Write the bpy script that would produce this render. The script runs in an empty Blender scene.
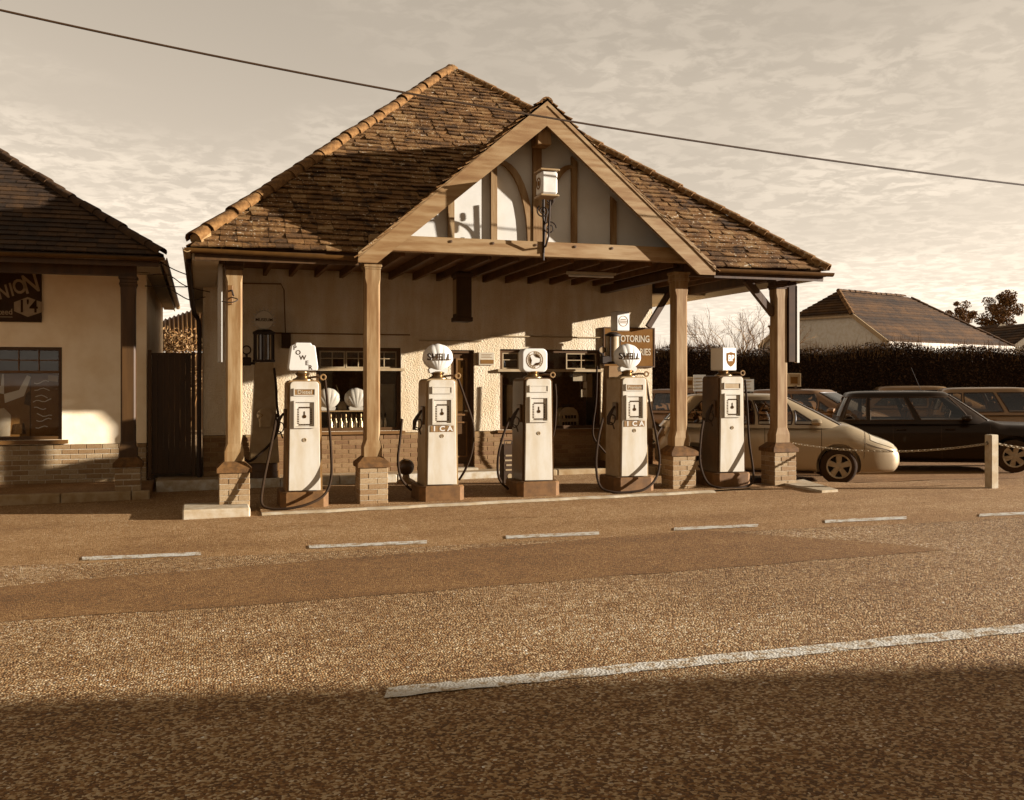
import bpy, bmesh, math, random
from math import sin, cos, pi, radians, sqrt, atan2, floor
from mathutils import Vector, Matrix, noise

random.seed(7)
scene = bpy.context.scene
col = scene.collection

# ------------------------------------------------------------ camera, sky, sun
TH = radians(17.5)           # the facade normal is turned this much from the view axis
F = 990.0                    # focal length in pixels of the 1024 wide picture
HY = 380.0                   # picture row of the horizon
EYE = 1.6
cam_data = bpy.data.cameras.new('camera')
cam_data.sensor_width = 36.0
cam_data.lens = F / 1024 * 36.0
cam_data.shift_y = -(400 - HY) / 1024
cam_data.clip_end = 2000
cam = bpy.data.objects.new('camera', cam_data)
cam.location = (0, 0, EYE)
cam.rotation_euler = (radians(90), 0, -TH)
col.objects.link(cam)
scene.camera = cam

SUN = Vector((1.0, -0.365, 0.190)).normalized()      # towards the sun
SUN_EL = math.asin(SUN.z)
SUN_ROT = atan2(SUN.x, SUN.y)

world = bpy.data.worlds.new('World')
scene.world = world
world.use_nodes = True
nt = world.node_tree
nt.nodes.clear()
out = nt.nodes.new('ShaderNodeOutputWorld')
bg = nt.nodes.new('ShaderNodeBackground')
sky = nt.nodes.new('ShaderNodeTexSky')
sky.sky_type = 'NISHITA'
sky.sun_disc = False
sky.sun_elevation = SUN_EL
sky.sun_rotation = SUN_ROT
sky.air_density = 1.0
sky.dust_density = 0.1
sky.ozone_density = 1.0
bw = nt.nodes.new('ShaderNodeRGBToBW')
nt.links.new(sky.outputs[0], bw.inputs[0])
# thin rippled high cloud, laid out on a flat layer above the whole place
tc = nt.nodes.new('ShaderNodeTexCoord')
sep = nt.nodes.new('ShaderNodeSeparateXYZ')
nt.links.new(tc.outputs['Generated'], sep.inputs[0])
def wmath(op, a, b=None, c=None, clamp=False):
    n = nt.nodes.new('ShaderNodeMath'); n.operation = op; n.use_clamp = clamp
    for i, v in enumerate((a, b, c)):
        if v is None: continue
        if isinstance(v, (int, float)): n.inputs[i].default_value = v
        else: nt.links.new(v, n.inputs[i])
    return n.outputs[0]
zc = wmath('ADD', wmath('MAXIMUM', sep.outputs[2], 0.0), 0.09)
px = wmath('DIVIDE', sep.outputs[0], zc)
py = wmath('DIVIDE', sep.outputs[1], zc)
cmb = nt.nodes.new('ShaderNodeCombineXYZ')
nt.links.new(px, cmb.inputs[0]); nt.links.new(py, cmb.inputs[1])
def wnoise(scale, detail, rough, distort=0.0, off=0.0):
    m = nt.nodes.new('ShaderNodeMapping'); m.inputs['Location'].default_value = (off, off * 1.7, 0)
    nt.links.new(cmb.outputs[0], m.inputs[0])
    n = nt.nodes.new('ShaderNodeTexNoise'); n.inputs['Scale'].default_value = scale
    n.inputs['Detail'].default_value = detail; n.inputs['Roughness'].default_value = rough
    n.inputs['Distortion'].default_value = distort
    nt.links.new(m.outputs[0], n.inputs['Vector'])
    return n.outputs[0]
def wramp(fac, a, b):
    n = nt.nodes.new('ShaderNodeMapRange'); n.interpolation_type = 'SMOOTHSTEP'
    n.inputs['From Min'].default_value = a; n.inputs['From Max'].default_value = b
    nt.links.new(fac, n.inputs['Value'])
    return n.outputs[0]
big = wramp(wnoise(0.55, 3, .5, .3, 7.7), .36, .66)
ripple = wramp(wnoise(11.5, 5, .6, .4, 0.7), .42, .61)
veil = wramp(wnoise(1.6, 5, .6, .6, 9.0), .35, .75)
cloud = wmath('MULTIPLY', big, wmath('ADD', wmath('MULTIPLY', ripple, .75), wmath('MULTIPLY', veil, .45)))
lum = wmath('MULTIPLY', bw.outputs[0], wmath('ADD', 0.90, wmath('MULTIPLY', cloud, .62)))
SKY_K = 1.0
lum = wmath('MULTIPLY', wmath('POWER', lum, .66), SKY_K)
cc = nt.nodes.new('ShaderNodeCombineColor')
nt.links.new(wmath('MULTIPLY', lum, 1.17), cc.inputs[0])
nt.links.new(lum, cc.inputs[1])
nt.links.new(wmath('MULTIPLY', lum, 0.80), cc.inputs[2])
nt.links.new(cc.outputs[0], bg.inputs['Color'])
bg.inputs['Strength'].default_value = 0.089
nt.links.new(bg.outputs[0], out.inputs['Surface'])

sun_data = bpy.data.lights.new('sun', 'SUN')
sun_data.energy = 5.0
sun_data.angle = radians(0.5)
sun_data.color = (1.0, 0.97, 0.92)
sun = bpy.data.objects.new('sun', sun_data)
sun.rotation_euler = SUN.to_track_quat('Z', 'Y').to_euler()
sun.location = (30, -12, 12)
col.objects.link(sun)

scene.view_settings.view_transform = 'Standard'
scene.view_settings.look = 'None'
scene.view_settings.gamma = 1.0
scene.view_settings.exposure = 1.85

# ------------------------------------------------------------ picture rays -> places
D_AX = Vector((sin(TH), cos(TH), 0)); R_AX = Vector((cos(TH), -sin(TH), 0))
def ray(x, y): return D_AX + R_AX * ((x - 512) / F) + Vector((0, 0, (HY - y) / F))
def P(x, y, Y):
    d = ray(x, y); t = Y / d.y
    return Vector((0, 0, EYE)) + d * t
def PD(x, y, D): return Vector((0, 0, EYE)) + ray(x, y) * D
def sstep(t):
    t = max(0, min(1, t)); return t * t * (3 - 2 * t)
def gz(X, Y):
    z = 0.011 * (max(-12, min(20, X)) - 4.4)
    return z - .23 * max(sstep((X - 9.1) / .9) * sstep((Y - 12.5) / 1.0), sstep((X - 6.9) / 1.7) * sstep((Y - 13.2) / .8))
def GP(x, y):
    """point of the sloping (undropped) ground under a picture point"""
    d = ray(x, y)
    # EYE + t dz = .011*(t dx - 4.4)
    t = (EYE + .011 * 4.4) / (.011 * d.x - d.z)
    return Vector((0, 0, EYE)) + d * t

# ------------------------------------------------------------ materials
def sp(a):
    """warm monochrome of the print: one lightness -> its brown"""
    return (max(1.13 * a, min(2.3 * a, (1.7 * a) ** .64 / 1.7)), a, min(.80 * a, max(.22 * a, (1.7 * a) ** 1.62 / 1.7)), 1)
class NB:
    def __init__(s, name):
        s.m = bpy.data.materials.new(name); s.m.use_nodes = True
        s.nt = s.m.node_tree; s.b = s.nt.nodes['Principled BSDF']
        s.tc = s.nt.nodes.new('ShaderNodeTexCoord')
    def node(s, t, **kw):
        n = s.nt.nodes.new(t)
        for k, v in kw.items(): setattr(n, k, v)
        return n
    def link(s, a, b): s.nt.links.new(a, b)
    def noise(s, scale, detail=4, rough=.55, space='Object', distort=0, stretch=None):
        n = s.node('ShaderNodeTexNoise'); n.inputs['Scale'].default_value = scale
        n.inputs['Detail'].default_value = detail; n.inputs['Roughness'].default_value = rough
        n.inputs['Distortion'].default_value = distort
        src = s.tc.outputs[space]
        if stretch:
            mp = s.node('ShaderNodeMapping'); mp.inputs['Scale'].default_value = stretch
            s.link(src, mp.inputs[0]); src = mp.outputs[0]
        s.link(src, n.inputs['Vector']); return n.outputs[0]
    def voro(s, scale, feature='F1', outp='Distance', space='Object'):
        n = s.node('ShaderNodeTexVoronoi'); n.feature = feature; n.inputs['Scale'].default_value = scale
        s.link(s.tc.outputs[space], n.inputs['Vector']); return n.outputs[outp]
    def ramp(s, fac, a, b, c0=0., c1=1.):
        n = s.node('ShaderNodeMapRange'); n.interpolation_type = 'SMOOTHSTEP'
        n.inputs['From Min'].default_value = a; n.inputs['From Max'].default_value = b
        n.inputs['To Min'].default_value = c0; n.inputs['To Max'].default_value = c1
        s.link(fac, n.inputs['Value']); return n.outputs[0]
    def math(s, op, a, b=None):
        n = s.node('ShaderNodeMath', operation=op)
        for i, v in enumerate((a, b)):
            if v is None: continue
            if isinstance(v, (int, float)): n.inputs[i].default_value = v
            else: s.link(v, n.inputs[i])
        return n.outputs[0]
    def sepia(s, val, k=1.95):
        """lightness socket -> colour"""
        c = s.node('ShaderNodeCombineColor')
        v2 = s.math('MULTIPLY', val, k); s.link(s.math('MAXIMUM', s.math('MULTIPLY', val, 1.10), s.math('MINIMUM', s.math('MULTIPLY', val, 2.3), s.math('MULTIPLY', s.math('POWER', v2, .64), 1 / k))), c.inputs[0]); s.link(val, c.inputs[1]); s.link(s.math('MINIMUM', s.math('MULTIPLY', val, .85), s.math('MAXIMUM', s.math('MULTIPLY', val, .22), s.math('MULTIPLY', s.math('POWER', v2, 1.62), 1 / k))), c.inputs[2])
        s.link(c.outputs[0], s.b.inputs['Base Color'])
    def bump(s, h, strength=.5, dist=.01):
        n = s.node('ShaderNodeBump'); n.inputs['Strength'].default_value = strength; n.inputs['Distance'].default_value = dist
        s.link(h, n.inputs['Height']); s.link(n.outputs[0], s.b.inputs['Normal'])
    def objrand(s): return s.node('ShaderNodeObjectInfo').outputs['Random']
    def island(s): return s.node('ShaderNodeNewGeometry').outputs['Random Per Island']

M = {}
def AK(a): return .75 - .35 * min(1, a / .7)
def plain(name, a, rough=.6, metal=0., var=.12, scale=6., bump=0., bscale=60., bdist=.004, coat=0., stretch=None, spec=.22, orand=0., k=1.95):
    n = NB(name); a *= AK(a)
    v = n.ramp(n.noise(scale, 5, .6, stretch=stretch), .3, .7, a * (1 - var), a * (1 + var))
    if orand: v = n.math('MULTIPLY', v, n.ramp(n.objrand(), 0, 1, 1 - orand, 1 + orand))
    n.sepia(v, k)
    n.b.inputs['Roughness'].default_value = rough; n.b.inputs['Metallic'].default_value = metal
    n.b.inputs['Specular IOR Level'].default_value = spec
    if coat: n.b.inputs['Coat Weight'].default_value = coat; n.b.inputs['Coat Roughness'].default_value = .06
    if bump: n.bump(n.noise(bscale, 4, .6, stretch=stretch), bump, bdist)
    M[name] = n.m; return n.m

def asphalt(name, a, chip, contrast, depth, rough=.85):
    n = NB(name)
    vc = n.voro(chip, outp='Color'); sepc = n.node('ShaderNodeSeparateColor'); n.link(vc, sepc.inputs[0])
    chips = n.ramp(n.math('POWER', sepc.outputs[0], 1.8), 0, 1, 1 - contrast * .75, 1 + contrast * 1.5)
    gl = n.ramp(sepc.outputs[1], .93, 1.0, 1.0, 1.9)
    large = n.ramp(n.noise(.55, 4, .6, distort=.4), .3, .7, .84, 1.16)
    mid = n.ramp(n.noise(5, 5, .65), .3, .7, .88, 1.12)
    lane = n.ramp(n.noise(1.0, 3, .5, stretch=(.04, 1.6, 1)), .3, .7, .88, 1.12)
    v = n.math('MULTIPLY', n.math('MULTIPLY', chips, gl), n.math('MULTIPLY', n.math('MULTIPLY', large, mid), lane))
    v = n.math('MULTIPLY', v, n.ramp(n.noise(1.9, 4, .6, distort=.5), .62, .74, 1.0, .72))
    v = n.math('MULTIPLY', v, n.ramp(n.noise(26, 2, .5), .66, .74, 1.0, .7))
    n.sepia(n.math('MULTIPLY', v, a), 1.35)
    n.b.inputs['Roughness'].default_value = rough; n.b.inputs['Specular IOR Level'].default_value = .25
    h = n.math('SUBTRACT', n.math('MULTIPLY', sepc.outputs[2], .6), n.voro(chip))
    h = n.math('ADD', h, n.math('MULTIPLY', n.noise(chip * .5, 3, .6), .5))
    n.bump(h, depth, .012)
    M[name] = n.m
asphalt('road_chippings', .120, 70, .85, .95)
asphalt('apron_asphalt', .112, 85, .55, .55)
asphalt('smooth_asphalt', .069, 90, .55, .45)
asphalt('lot_asphalt', .085, 80, .35, .4)

def roughcast():
    n = NB('roughcast')
    v = n.ramp(n.noise(1.3, 5, .6), .3, .7, .32, .40)
    drt = n.ramp(n.noise(48, 3, .6), .28, .42, .68, 1.0)
    n.sepia(n.math('MULTIPLY', n.math('MULTIPLY', v, drt), n.ramp(n.noise(1.6, 5, .65, stretch=(2.5, 2.5, .45)), .35, .65, .86, 1.06)), 1.35); n.b.inputs['Roughness'].default_value = .9
    n.bump(n.math('ADD', n.noise(38, 4, .6), n.math('MULTIPLY', n.voro(45), -.6)), .7, .012)
    M['roughcast'] = n.m
roughcast()
plain('render', 1.5, .9, k=.85, var=.12, scale=1.7, bump=.35, bscale=40, bdist=.004)
plain('gable_plaster', .98, .85, var=.05, scale=3, bump=.2, bscale=60)
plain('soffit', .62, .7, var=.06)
plain('timber', .15, .65, var=.38, scale=12, bump=.5, bscale=36, bdist=.003, stretch=(1, 1, .12), orand=.07)
plain('timber_beam', .15, .65, var=.38, scale=12, bump=.5, bscale=30, bdist=.003, stretch=(.12, 1, 1), orand=.07)
plain('dark_timber', .03, .55, var=.25, scale=8, bump=.3, bscale=30, stretch=(1, 1, .12))
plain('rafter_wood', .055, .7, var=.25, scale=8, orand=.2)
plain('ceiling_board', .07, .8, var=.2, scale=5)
plain('stone_cap', .055, .8, var=.35, scale=14, bump=.5, bscale=70)
plain('mortar', .66, .95, var=.2, scale=30, bump=.5, bscale=120)
def brick_mat(name, a):
    n = NB(name)
    r = n.ramp(n.objrand(), 0, 1, .72, 1.28)
    v = n.math('MULTIPLY', n.ramp(n.noise(40, 4, .65), .25, .75, .75, 1.25), r)
    n.sepia(n.math('MULTIPLY', v, a)); n.b.inputs['Roughness'].default_value = .9
    n.bump(n.noise(90, 4, .7), .5, .004); M[name] = n.m
brick_mat('brick', .125)
brick_mat('shaded_brick', .07)  # garage plinth bricks, their shade put into the colour
plain('mortar_dark', .17, .95, var=.2, scale=30, bump=.5, bscale=120)  # plinth shade put into the mortar colour; also beds the hip feet
def tile_mat(name, a, lich, moss, scale=2.2):
    n = NB(name)
    r = n.ramp(n.island(), 0, 1, .6, 1.45)
    blotch = n.ramp(n.noise(scale, 6, .7, distort=.6), .34, .66, .55, 1.3)
    base = n.math('MULTIPLY', n.math('MULTIPLY', r, blotch), a)
    l1 = n.ramp(n.noise(11, 5, .7), .60, .69)
    l2 = n.ramp(n.voro(20), .20, .10)
    l = n.math('MULTIPLY', n.math('MAXIMUM', l1, n.math('MULTIPLY', l2, .9)), n.ramp(n.noise(1.1, 4, .6), .38, .62))
    v = n.math('ADD', base, n.math('MULTIPLY', l, lich))
    m = n.ramp(n.noise(3.2, 6, .75, distort=.8), .52, .62, 1.0, moss)
    n.sepia(n.math('MULTIPLY', v, m)); n.b.inputs['Roughness'].default_value = .92
    n.b.inputs['Specular IOR Level'].default_value = .2
    n.bump(n.math('ADD', n.noise(45, 5, .7), n.math('MULTIPLY', n.noise(9, 4, .6), 1.2)), .7, .012); M[name] = n.m
tile_mat('mossy_tile', .056, .38, .34)
tile_mat('hip_tile', .038, .14, .45, 7)
tile_mat('plain_tile', .014, .005, .9)
tile_mat('far_tile', .020, .02, .7, 1.0)
plain('gutter_paint', .038, .35, var=.2)
plain('gutter_light', .2, .4, var=.2)
plain('gate_paint', .022, .5, var=.3, stretch=(1, 1, .1))
plain('concrete', .46, .9, var=.2, scale=7, bump=.5, bscale=60)
plain('concrete_dull', .24, .9, var=.25, scale=5, bump=.5, bscale=60)
plain('white_kerb', .62, .8, var=.25, scale=9, bump=.4)
def worn_paint():
    n = NB('worn_paint')
    wear = n.ramp(n.noise(11, 7, .78), .40, .53)
    wear2 = n.ramp(n.voro(62), .55, .25)
    w = n.math('MULTIPLY', wear, n.ramp(wear2, 0, 1, .72, 1))
    v = n.ramp(w, 0, 1, .13, .42)
    n.sepia(v); n.b.inputs['Roughness'].default_value = .8
    n.bump(n.math('ADD', n.voro(62), n.noise(20, 3, .6)), .5, .008); M['worn_paint'] = n.m
worn_paint()
plain('enamel', .80, .45, var=.13, scale=5, stretch=(1, 1, .3), coat=.08, bump=.06, bscale=20)
plain('enamel_tan', .22, .5, var=.15, coat=.05)
plain('enamel_brown', .12, .5, var=.2, coat=.05)
plain('enamel_dark', .035, .4, var=.2, coat=.1)
plain('plinth_paint', .062, .7, var=.25, scale=10, bump=.4)
plain('globe_white', 1.0, .4, var=.03, coat=.1)
plain('globe_cream', .72, .3, var=.04, coat=.3)
plain('print_dark', .02, .9, spec=.05)
plain('print_mid', .10, .9, spec=.05)
plain('print_light', .70, .8, spec=.1)
plain('sign_brown', .075, .85, var=.15, spec=.05)
plain('sign_dark', .022, .75, var=.2, spec=.2)
plain('rubber', .012, .85, spec=.15)
plain('black_iron', .013, .7, spec=.25)
plain('brass', .30, .3, metal=.9, var=.2)
plain('steel', .5, .28, metal=.9)
plain('chain_steel', .5, .45, metal=.3)
plain('lamp_box', 1.0, .4, coat=.1)
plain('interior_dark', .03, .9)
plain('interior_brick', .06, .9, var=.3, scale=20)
plain('shelf_wood', .22, .6)
plain('frame_dark', .035, .5)
plain('frame_mid', .075, .5)
plain('frame_pale', .30, .5)
plain('cabinet', .42, .6)
plain('cable', .02, .6)
plain('tree_bark', .06, .9, var=.3)
plain('pale_wall', .95, .85, var=.1)
plain('far_white', .75, .7)
def leaf_mat(name, a, spread):
    n = NB(name)
    v = n.math('MULTIPLY', n.ramp(n.island(), 0, 1, 1 - spread, 1 + spread), a)
    n.sepia(v); n.b.inputs['Roughness'].default_value = .7; n.b.inputs['Specular IOR Level'].default_value = .2
    M[name] = n.m
leaf_mat('hedge_leaf', .014, .6); leaf_mat('hedge_twig', .09, .5); leaf_mat('tree_leaf', .06, .5); leaf_mat('bush_leaf', .07, .5)
plain('hedge_core', .010, 1.0)
def paint(name, a, metal, rough=.3):
    n = NB(name); n.b.inputs['Base Color'].default_value = sp(a)
    n.b.inputs['Metallic'].default_value = metal; n.b.inputs['Roughness'].default_value = rough
    n.b.inputs['Coat Weight'].default_value = .5 if metal > .2 else .12; n.b.inputs['Coat Roughness'].default_value = .04
    dust = n.ramp(n.noise(3, 5, .7), .3, .8, rough, rough + .15); n.link(dust, n.b.inputs['Roughness'])
    M[name] = n.m
plain('seat_cloth', .05, .9)
paint('silver_paint', .24, .45); paint('black_paint', .004, .0, .3); M['black_paint'].node_tree.nodes['Principled BSDF'].inputs['Specular IOR Level'].default_value = .22; M['black_paint'].node_tree.nodes['Principled BSDF'].inputs['Specular Tint'].default_value = (1, .72, .5, 1); paint('grey_paint', .06, .4); paint('bronze_paint', .10, .4)
plain('car_glass', .028, .06, var=.25, scale=2, spec=.5)
plain('car_trim', .02, .5)
plain('tyre', .02, .85)
plain('alloy', .55, .3, metal=.6)
plain('lamp_glass', .6, .08, coat=1.0)
def glass():
    m = bpy.data.materials.new('window_glass'); m.use_nodes = True; t = m.node_tree; t.nodes.clear()
    o = t.nodes.new('ShaderNodeOutputMaterial'); mx = t.nodes.new('ShaderNodeMixShader')
    tr = t.nodes.new('ShaderNodeBsdfTransparent'); gl = t.nodes.new('ShaderNodeBsdfGlossy'); gl.inputs['Roughness'].default_value = .02
    tr.inputs[0].default_value = (.9, .87, .82, 1)
    lw = t.nodes.new('ShaderNodeLayerWeight'); pw = t.nodes.new('ShaderNodeMath'); pw.operation = 'POWER'; pw.inputs[1].default_value = 4.0
    fr = t.nodes.new('ShaderNodeMath'); fr.operation = 'MULTIPLY_ADD'; fr.inputs[1].default_value = .8; fr.inputs[2].default_value = .05
    t.links.new(lw.outputs['Facing'], pw.inputs[0]); t.links.new(pw.outputs[0], fr.inputs[0]); t.links.new(fr.outputs[0], mx.inputs[0]); t.links.new(tr.outputs[0], mx.inputs[1]); t.links.new(gl.outputs[0], mx.inputs[2])
    t.links.new(mx.outputs[0], o.inputs[0]); M['window_glass'] = m
glass()
def tinted():
    m = M['window_glass'].copy(); m.name = 'car_window'; m.node_tree.nodes['Transparent BSDF'].inputs[0].default_value = (.62, .57, .50, 1)
    for n in m.node_tree.nodes:
        if n.type == 'MATH' and n.operation == 'MULTIPLY_ADD': n.inputs[2].default_value = .07
    M['car_window'] = m
tinted()

# ------------------------------------------------------------ builders
WM = {}
def AK(a): return .75 - .35 * min(1, a / .7)
def link(o): col.objects.link(o); return o
def empty(name, loc, label=None, cat=None, group=None, rz=0.):
    o = bpy.data.objects.new(name, None); link(o)
    o.location = loc; o.rotation_euler = (0, 0, rz); o.empty_display_size = .2
    WM[o] = Matrix.Translation(Vector(loc)) @ Matrix.Rotation(rz, 4, 'Z')
    tag(o, label, cat, group); return o
def tag(o, label=None, cat=None, group=None, kind=None):
    if label: o['label'] = label
    if cat: o['category'] = cat
    if group: o['group'] = group
    if kind: o['kind'] = kind
    return o
def part(name, parent, loc=None):
    """an empty that is a part and parents sub-parts"""
    o = bpy.data.objects.new(name, None); link(o); o.parent = parent; o.empty_display_size = .1
    WM[o] = WM.get(parent, Matrix())
    return o

class MB:
    def __init__(s): s.v = []; s.f = []; s.smooth = False
    def add(s, vs, fs):
        k = len(s.v); s.v += [Vector(a) for a in vs]; s.f += [tuple(i + k for i in f) for f in fs]; return s
    def box(s, x0, x1, y0, y1, z0, z1, m=None):
        vs = [(x0,y0,z0),(x1,y0,z0),(x1,y1,z0),(x0,y1,z0),(x0,y0,z1),(x1,y0,z1),(x1,y1,z1),(x0,y1,z1)]
        if m is not None: vs = [m @ Vector(a) for a in vs]
        return s.add(vs, [(0,3,2,1),(4,5,6,7),(0,1,5,4),(1,2,6,5),(2,3,7,6),(3,0,4,7)])
    def cbox(s, x0, x1, y0, y1, z0, z1, c=.01, m=None):
        """box with chamfered edges"""
        b = bmesh.new(); bmesh.ops.create_cube(b, size=1)
        for v in b.verts: v.co = Vector(((x0 + x1) / 2 + v.co.x * (x1 - x0), (y0 + y1) / 2 + v.co.y * (y1 - y0), (z0 + z1) / 2 + v.co.z * (z1 - z0)))
        bmesh.ops.bevel(b, geom=b.edges[:], offset=c, segments=1, affect='EDGES')
        return s.bm(b, m)
    def bm(s, b, m=None):
        b.verts.ensure_lookup_table(); b.verts.index_update()
        vs = [v.co.copy() for v in b.verts]
        if m is not None: vs = [m @ a for a in vs]
        s.add(vs, [tuple(v.index for v in f.verts) for f in b.faces]); b.free(); return s
    def prism(s, pts, y0, y1, axis='Y', m=None):
        """outline (a,b) extruded along an axis; for Y the outline is (x,z), for X (y,z), for Z (x,y)"""
        n = len(pts)
        def mk(a, b, c):
            if axis == 'Y': return Vector((a, c, b))
            if axis == 'X': return Vector((c, a, b))
            return Vector((a, b, c))
        vs = [mk(a, b, y0) for a, b in pts] + [mk(a, b, y1) for a, b in pts]
        if m is not None: vs = [m @ v for v in vs]
        fs = [tuple(range(n)), tuple(range(2 * n - 1, n - 1, -1))] + [(i, i + n, (i + 1) % n + n, (i + 1) % n) for i in range(n)]
        return s.add(vs, fs)
    def frame(s, x0, x1, z0, z1, y0, y1, w, m=None):
        """rectangular ring in the x,z plane"""
        s.box(x0, x1, y0, y1, z0, z0 + w, m); s.box(x0, x1, y0, y1, z1 - w, z1, m)
        s.box(x0, x0 + w, y0, y1, z0 + w, z1 - w, m); return s.box(x1 - w, x1, y0, y1, z0 + w, z1 - w, m)
    def bar(s, a, b, w, h=None, up=Vector((0, 0, 1))):
        """square bar between two points"""
        a = Vector(a); b = Vector(b); h = h or w; d = (b - a).normalized()
        sd = d.cross(up)
        if sd.length < 1e-4: sd = d.cross(Vector((1, 0, 0)))
        sd.normalize(); u = sd.cross(d)
        vs = []
        for p in (a, b):
            for i, j in ((-1,-1),(1,-1),(1,1),(-1,1)): vs.append(p + sd * (i * w / 2) + u * (j * h / 2))
        return s.add(vs, [(0,1,2,3),(7,6,5,4),(0,4,5,1),(1,5,6,2),(2,6,7,3),(3,7,4,0)])
    def tube(s, pts, r, n=8, closed=False):
        pts = [Vector(p) for p in pts]; k = len(s.v); N = len(pts)
        rs = r if isinstance(r, (list, tuple)) else [r] * N
        prev = None; rings = []
        for i, p in enumerate(pts):
            if closed: d = pts[(i + 1) % N] - pts[i - 1]
            else: d = pts[min(i + 1, N - 1)] - pts[max(i - 1, 0)]
            if d.length < 1e-9: d = Vector((0, 0, 1))
            d.normalize()
            if prev is None:
                a = d.orthogonal().normalized()
            else:
                a = prev - d * prev.dot(d)
                a = a.normalized() if a.length > 1e-6 else d.orthogonal().normalized()
            prev = a; b = d.cross(a)
            rings.append([p + (a * cos(2 * pi * j / n) + b * sin(2 * pi * j / n)) * rs[i] for j in range(n)])
        vs = [q for rg in rings for q in rg]; fs = []
        for i in range(N if closed else N - 1):
            for j in range(n):
                i2 = (i + 1) % N
                fs.append((i * n + j, i * n + (j + 1) % n, i2 * n + (j + 1) % n, i2 * n + j))
        if not closed: fs += [tuple(range(n - 1, -1, -1)), tuple((N - 1) * n + j for j in range(n))]
        return s.add(vs, fs)
    def lathe(s, prof, n=20, m=None, a0=0., a1=2 * pi):
        """profile (r,z) turned about z"""
        full = abs(a1 - a0 - 2 * pi) < 1e-6; c = n if full else n + 1
        vs = []
        for r, z in prof:
            for j in range(c):
                a = a0 + (a1 - a0) * j / n; vs.append(Vector((r * cos(a), r * sin(a), z)))
        if m is not None: vs = [m @ v for v in vs]
        fs = []
        for i in range(len(prof) - 1):
            for j in range(n):
                j2 = (j + 1) % c
                fs.append((i * c + j, i * c + j2, (i + 1) * c + j2, (i + 1) * c + j))
        if full: fs += [tuple(range(c - 1, -1, -1)), tuple((len(prof) - 1) * c + j for j in range(c))]
        return s.add(vs, fs)
    def grid(s, fn, nu, nv):
        vs = [fn(i / nu, j / nv) for i in range(nu + 1) for j in range(nv + 1)]
        fs = [(i * (nv + 1) + j, (i + 1) * (nv + 1) + j, (i + 1) * (nv + 1) + j + 1, i * (nv + 1) + j + 1) for i in range(nu) for j in range(nv)]
        return s.add(vs, fs)
    def build(s, name, mat, parent=None, local=False, smooth=False, kind=None, sharp=None):
        me = bpy.data.meshes.new(name)
        vs = s.v
        if parent is not None and not local:
            inv = WM[parent].inverted(); vs = [inv @ v for v in vs]
        me.from_pydata([tuple(v) for v in vs], [], s.f)
        b = bmesh.new(); b.from_mesh(me); bmesh.ops.recalc_face_normals(b, faces=b.faces); b.to_mesh(me); b.free()
        if smooth:
            for p in me.polygons: p.use_smooth = True
            try: me.set_sharp_from_angle(angle=radians(sharp or 40))
            except Exception: pass
        me.materials.append(M[mat]); me.update()
        o = bpy.data.objects.new(name, me); link(o)
        if parent is not None: o.parent = parent
        WM[o] = WM.get(parent, Matrix()) if parent is not None else Matrix()
        if kind: o['kind'] = kind
        return o

def spline(pts, n=8):
    pts = [Vector(p) for p in pts]; o = []
    for i in range(len(pts) - 1):
        p0 = pts[max(i - 1, 0)]; p1 = pts[i]; p2 = pts[i + 1]; p3 = pts[min(i + 2, len(pts) - 1)]
        for k in range(n):
            t = k / n
            o.append(.5 * ((2 * p1) + (p2 - p0) * t + (2 * p0 - 5 * p1 + 4 * p2 - p3) * t * t + (3 * p1 - p0 - 3 * p2 + p3) * t ** 3))
    o.append(pts[-1]); return o
def cat1(xs, ys, x):
    """smooth 1-d interpolation"""
    if x <= xs[0]: return ys[0]
    if x >= xs[-1]: return ys[-1]
    for i in range(len(xs) - 1):
        if xs[i] <= x <= xs[i + 1]: break
    t = (x - xs[i]) / (xs[i + 1] - xs[i])
    def sl(j):
        if j <= 0 or j >= len(xs) - 1: return 0 if len(xs) < 3 else ((ys[1] - ys[0]) / (xs[1] - xs[0]) if j <= 0 else (ys[-1] - ys[-2]) / (xs[-1] - xs[-2]))
        a = (ys[j] - ys[j - 1]) / (xs[j] - xs[j - 1]); b = (ys[j + 1] - ys[j]) / (xs[j + 1] - xs[j])
        return 0 if a * b <= 0 else 2 * a * b / (a + b)
    h = xs[i + 1] - xs[i]; m0 = sl(i) * h; m1 = sl(i + 1) * h
    return (2*t**3-3*t*t+1)*ys[i] + (t**3-2*t*t+t)*m0 + (-2*t**3+3*t*t)*ys[i+1] + (t**3-t*t)*m1

def text_verts(s, size, bold=0., align='CENTER', extrude=0., width=1.0, fine=False):
    cu = bpy.data.curves.new('lettering', 'FONT'); cu.body = s; cu.size = size; cu.align_x = align; cu.align_y = 'CENTER'
    cu.offset = bold; cu.extrude = extrude; cu.resolution_u = 3
    o = bpy.data.objects.new('lettering', cu); link(o)
    bpy.context.view_layer.update()
    me = bpy.data.meshes.new_from_object(o.evaluated_get(bpy.context.evaluated_depsgraph_get()))
    if fine:
        b = bmesh.new(); b.from_mesh(me); bmesh.ops.triangulate(b, faces=b.faces); bmesh.ops.subdivide_edges(b, edges=[e for e in b.edges if e.calc_length() > size * .12], cuts=3, use_grid_fill=True); bmesh.ops.triangulate(b, faces=b.faces); b.to_mesh(me); b.free()
    vs = [Vector((v.co.x * width, v.co.y, v.co.z)) for v in me.vertices]; fs = [tuple(p.vertices) for p in me.polygons]
    bpy.data.objects.remove(o); bpy.data.curves.remove(cu); bpy.data.meshes.remove(me)
    return vs, fs
FRONT = Matrix.Rotation(pi / 2, 4, 'X')      # text plane turned to face -Y
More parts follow.
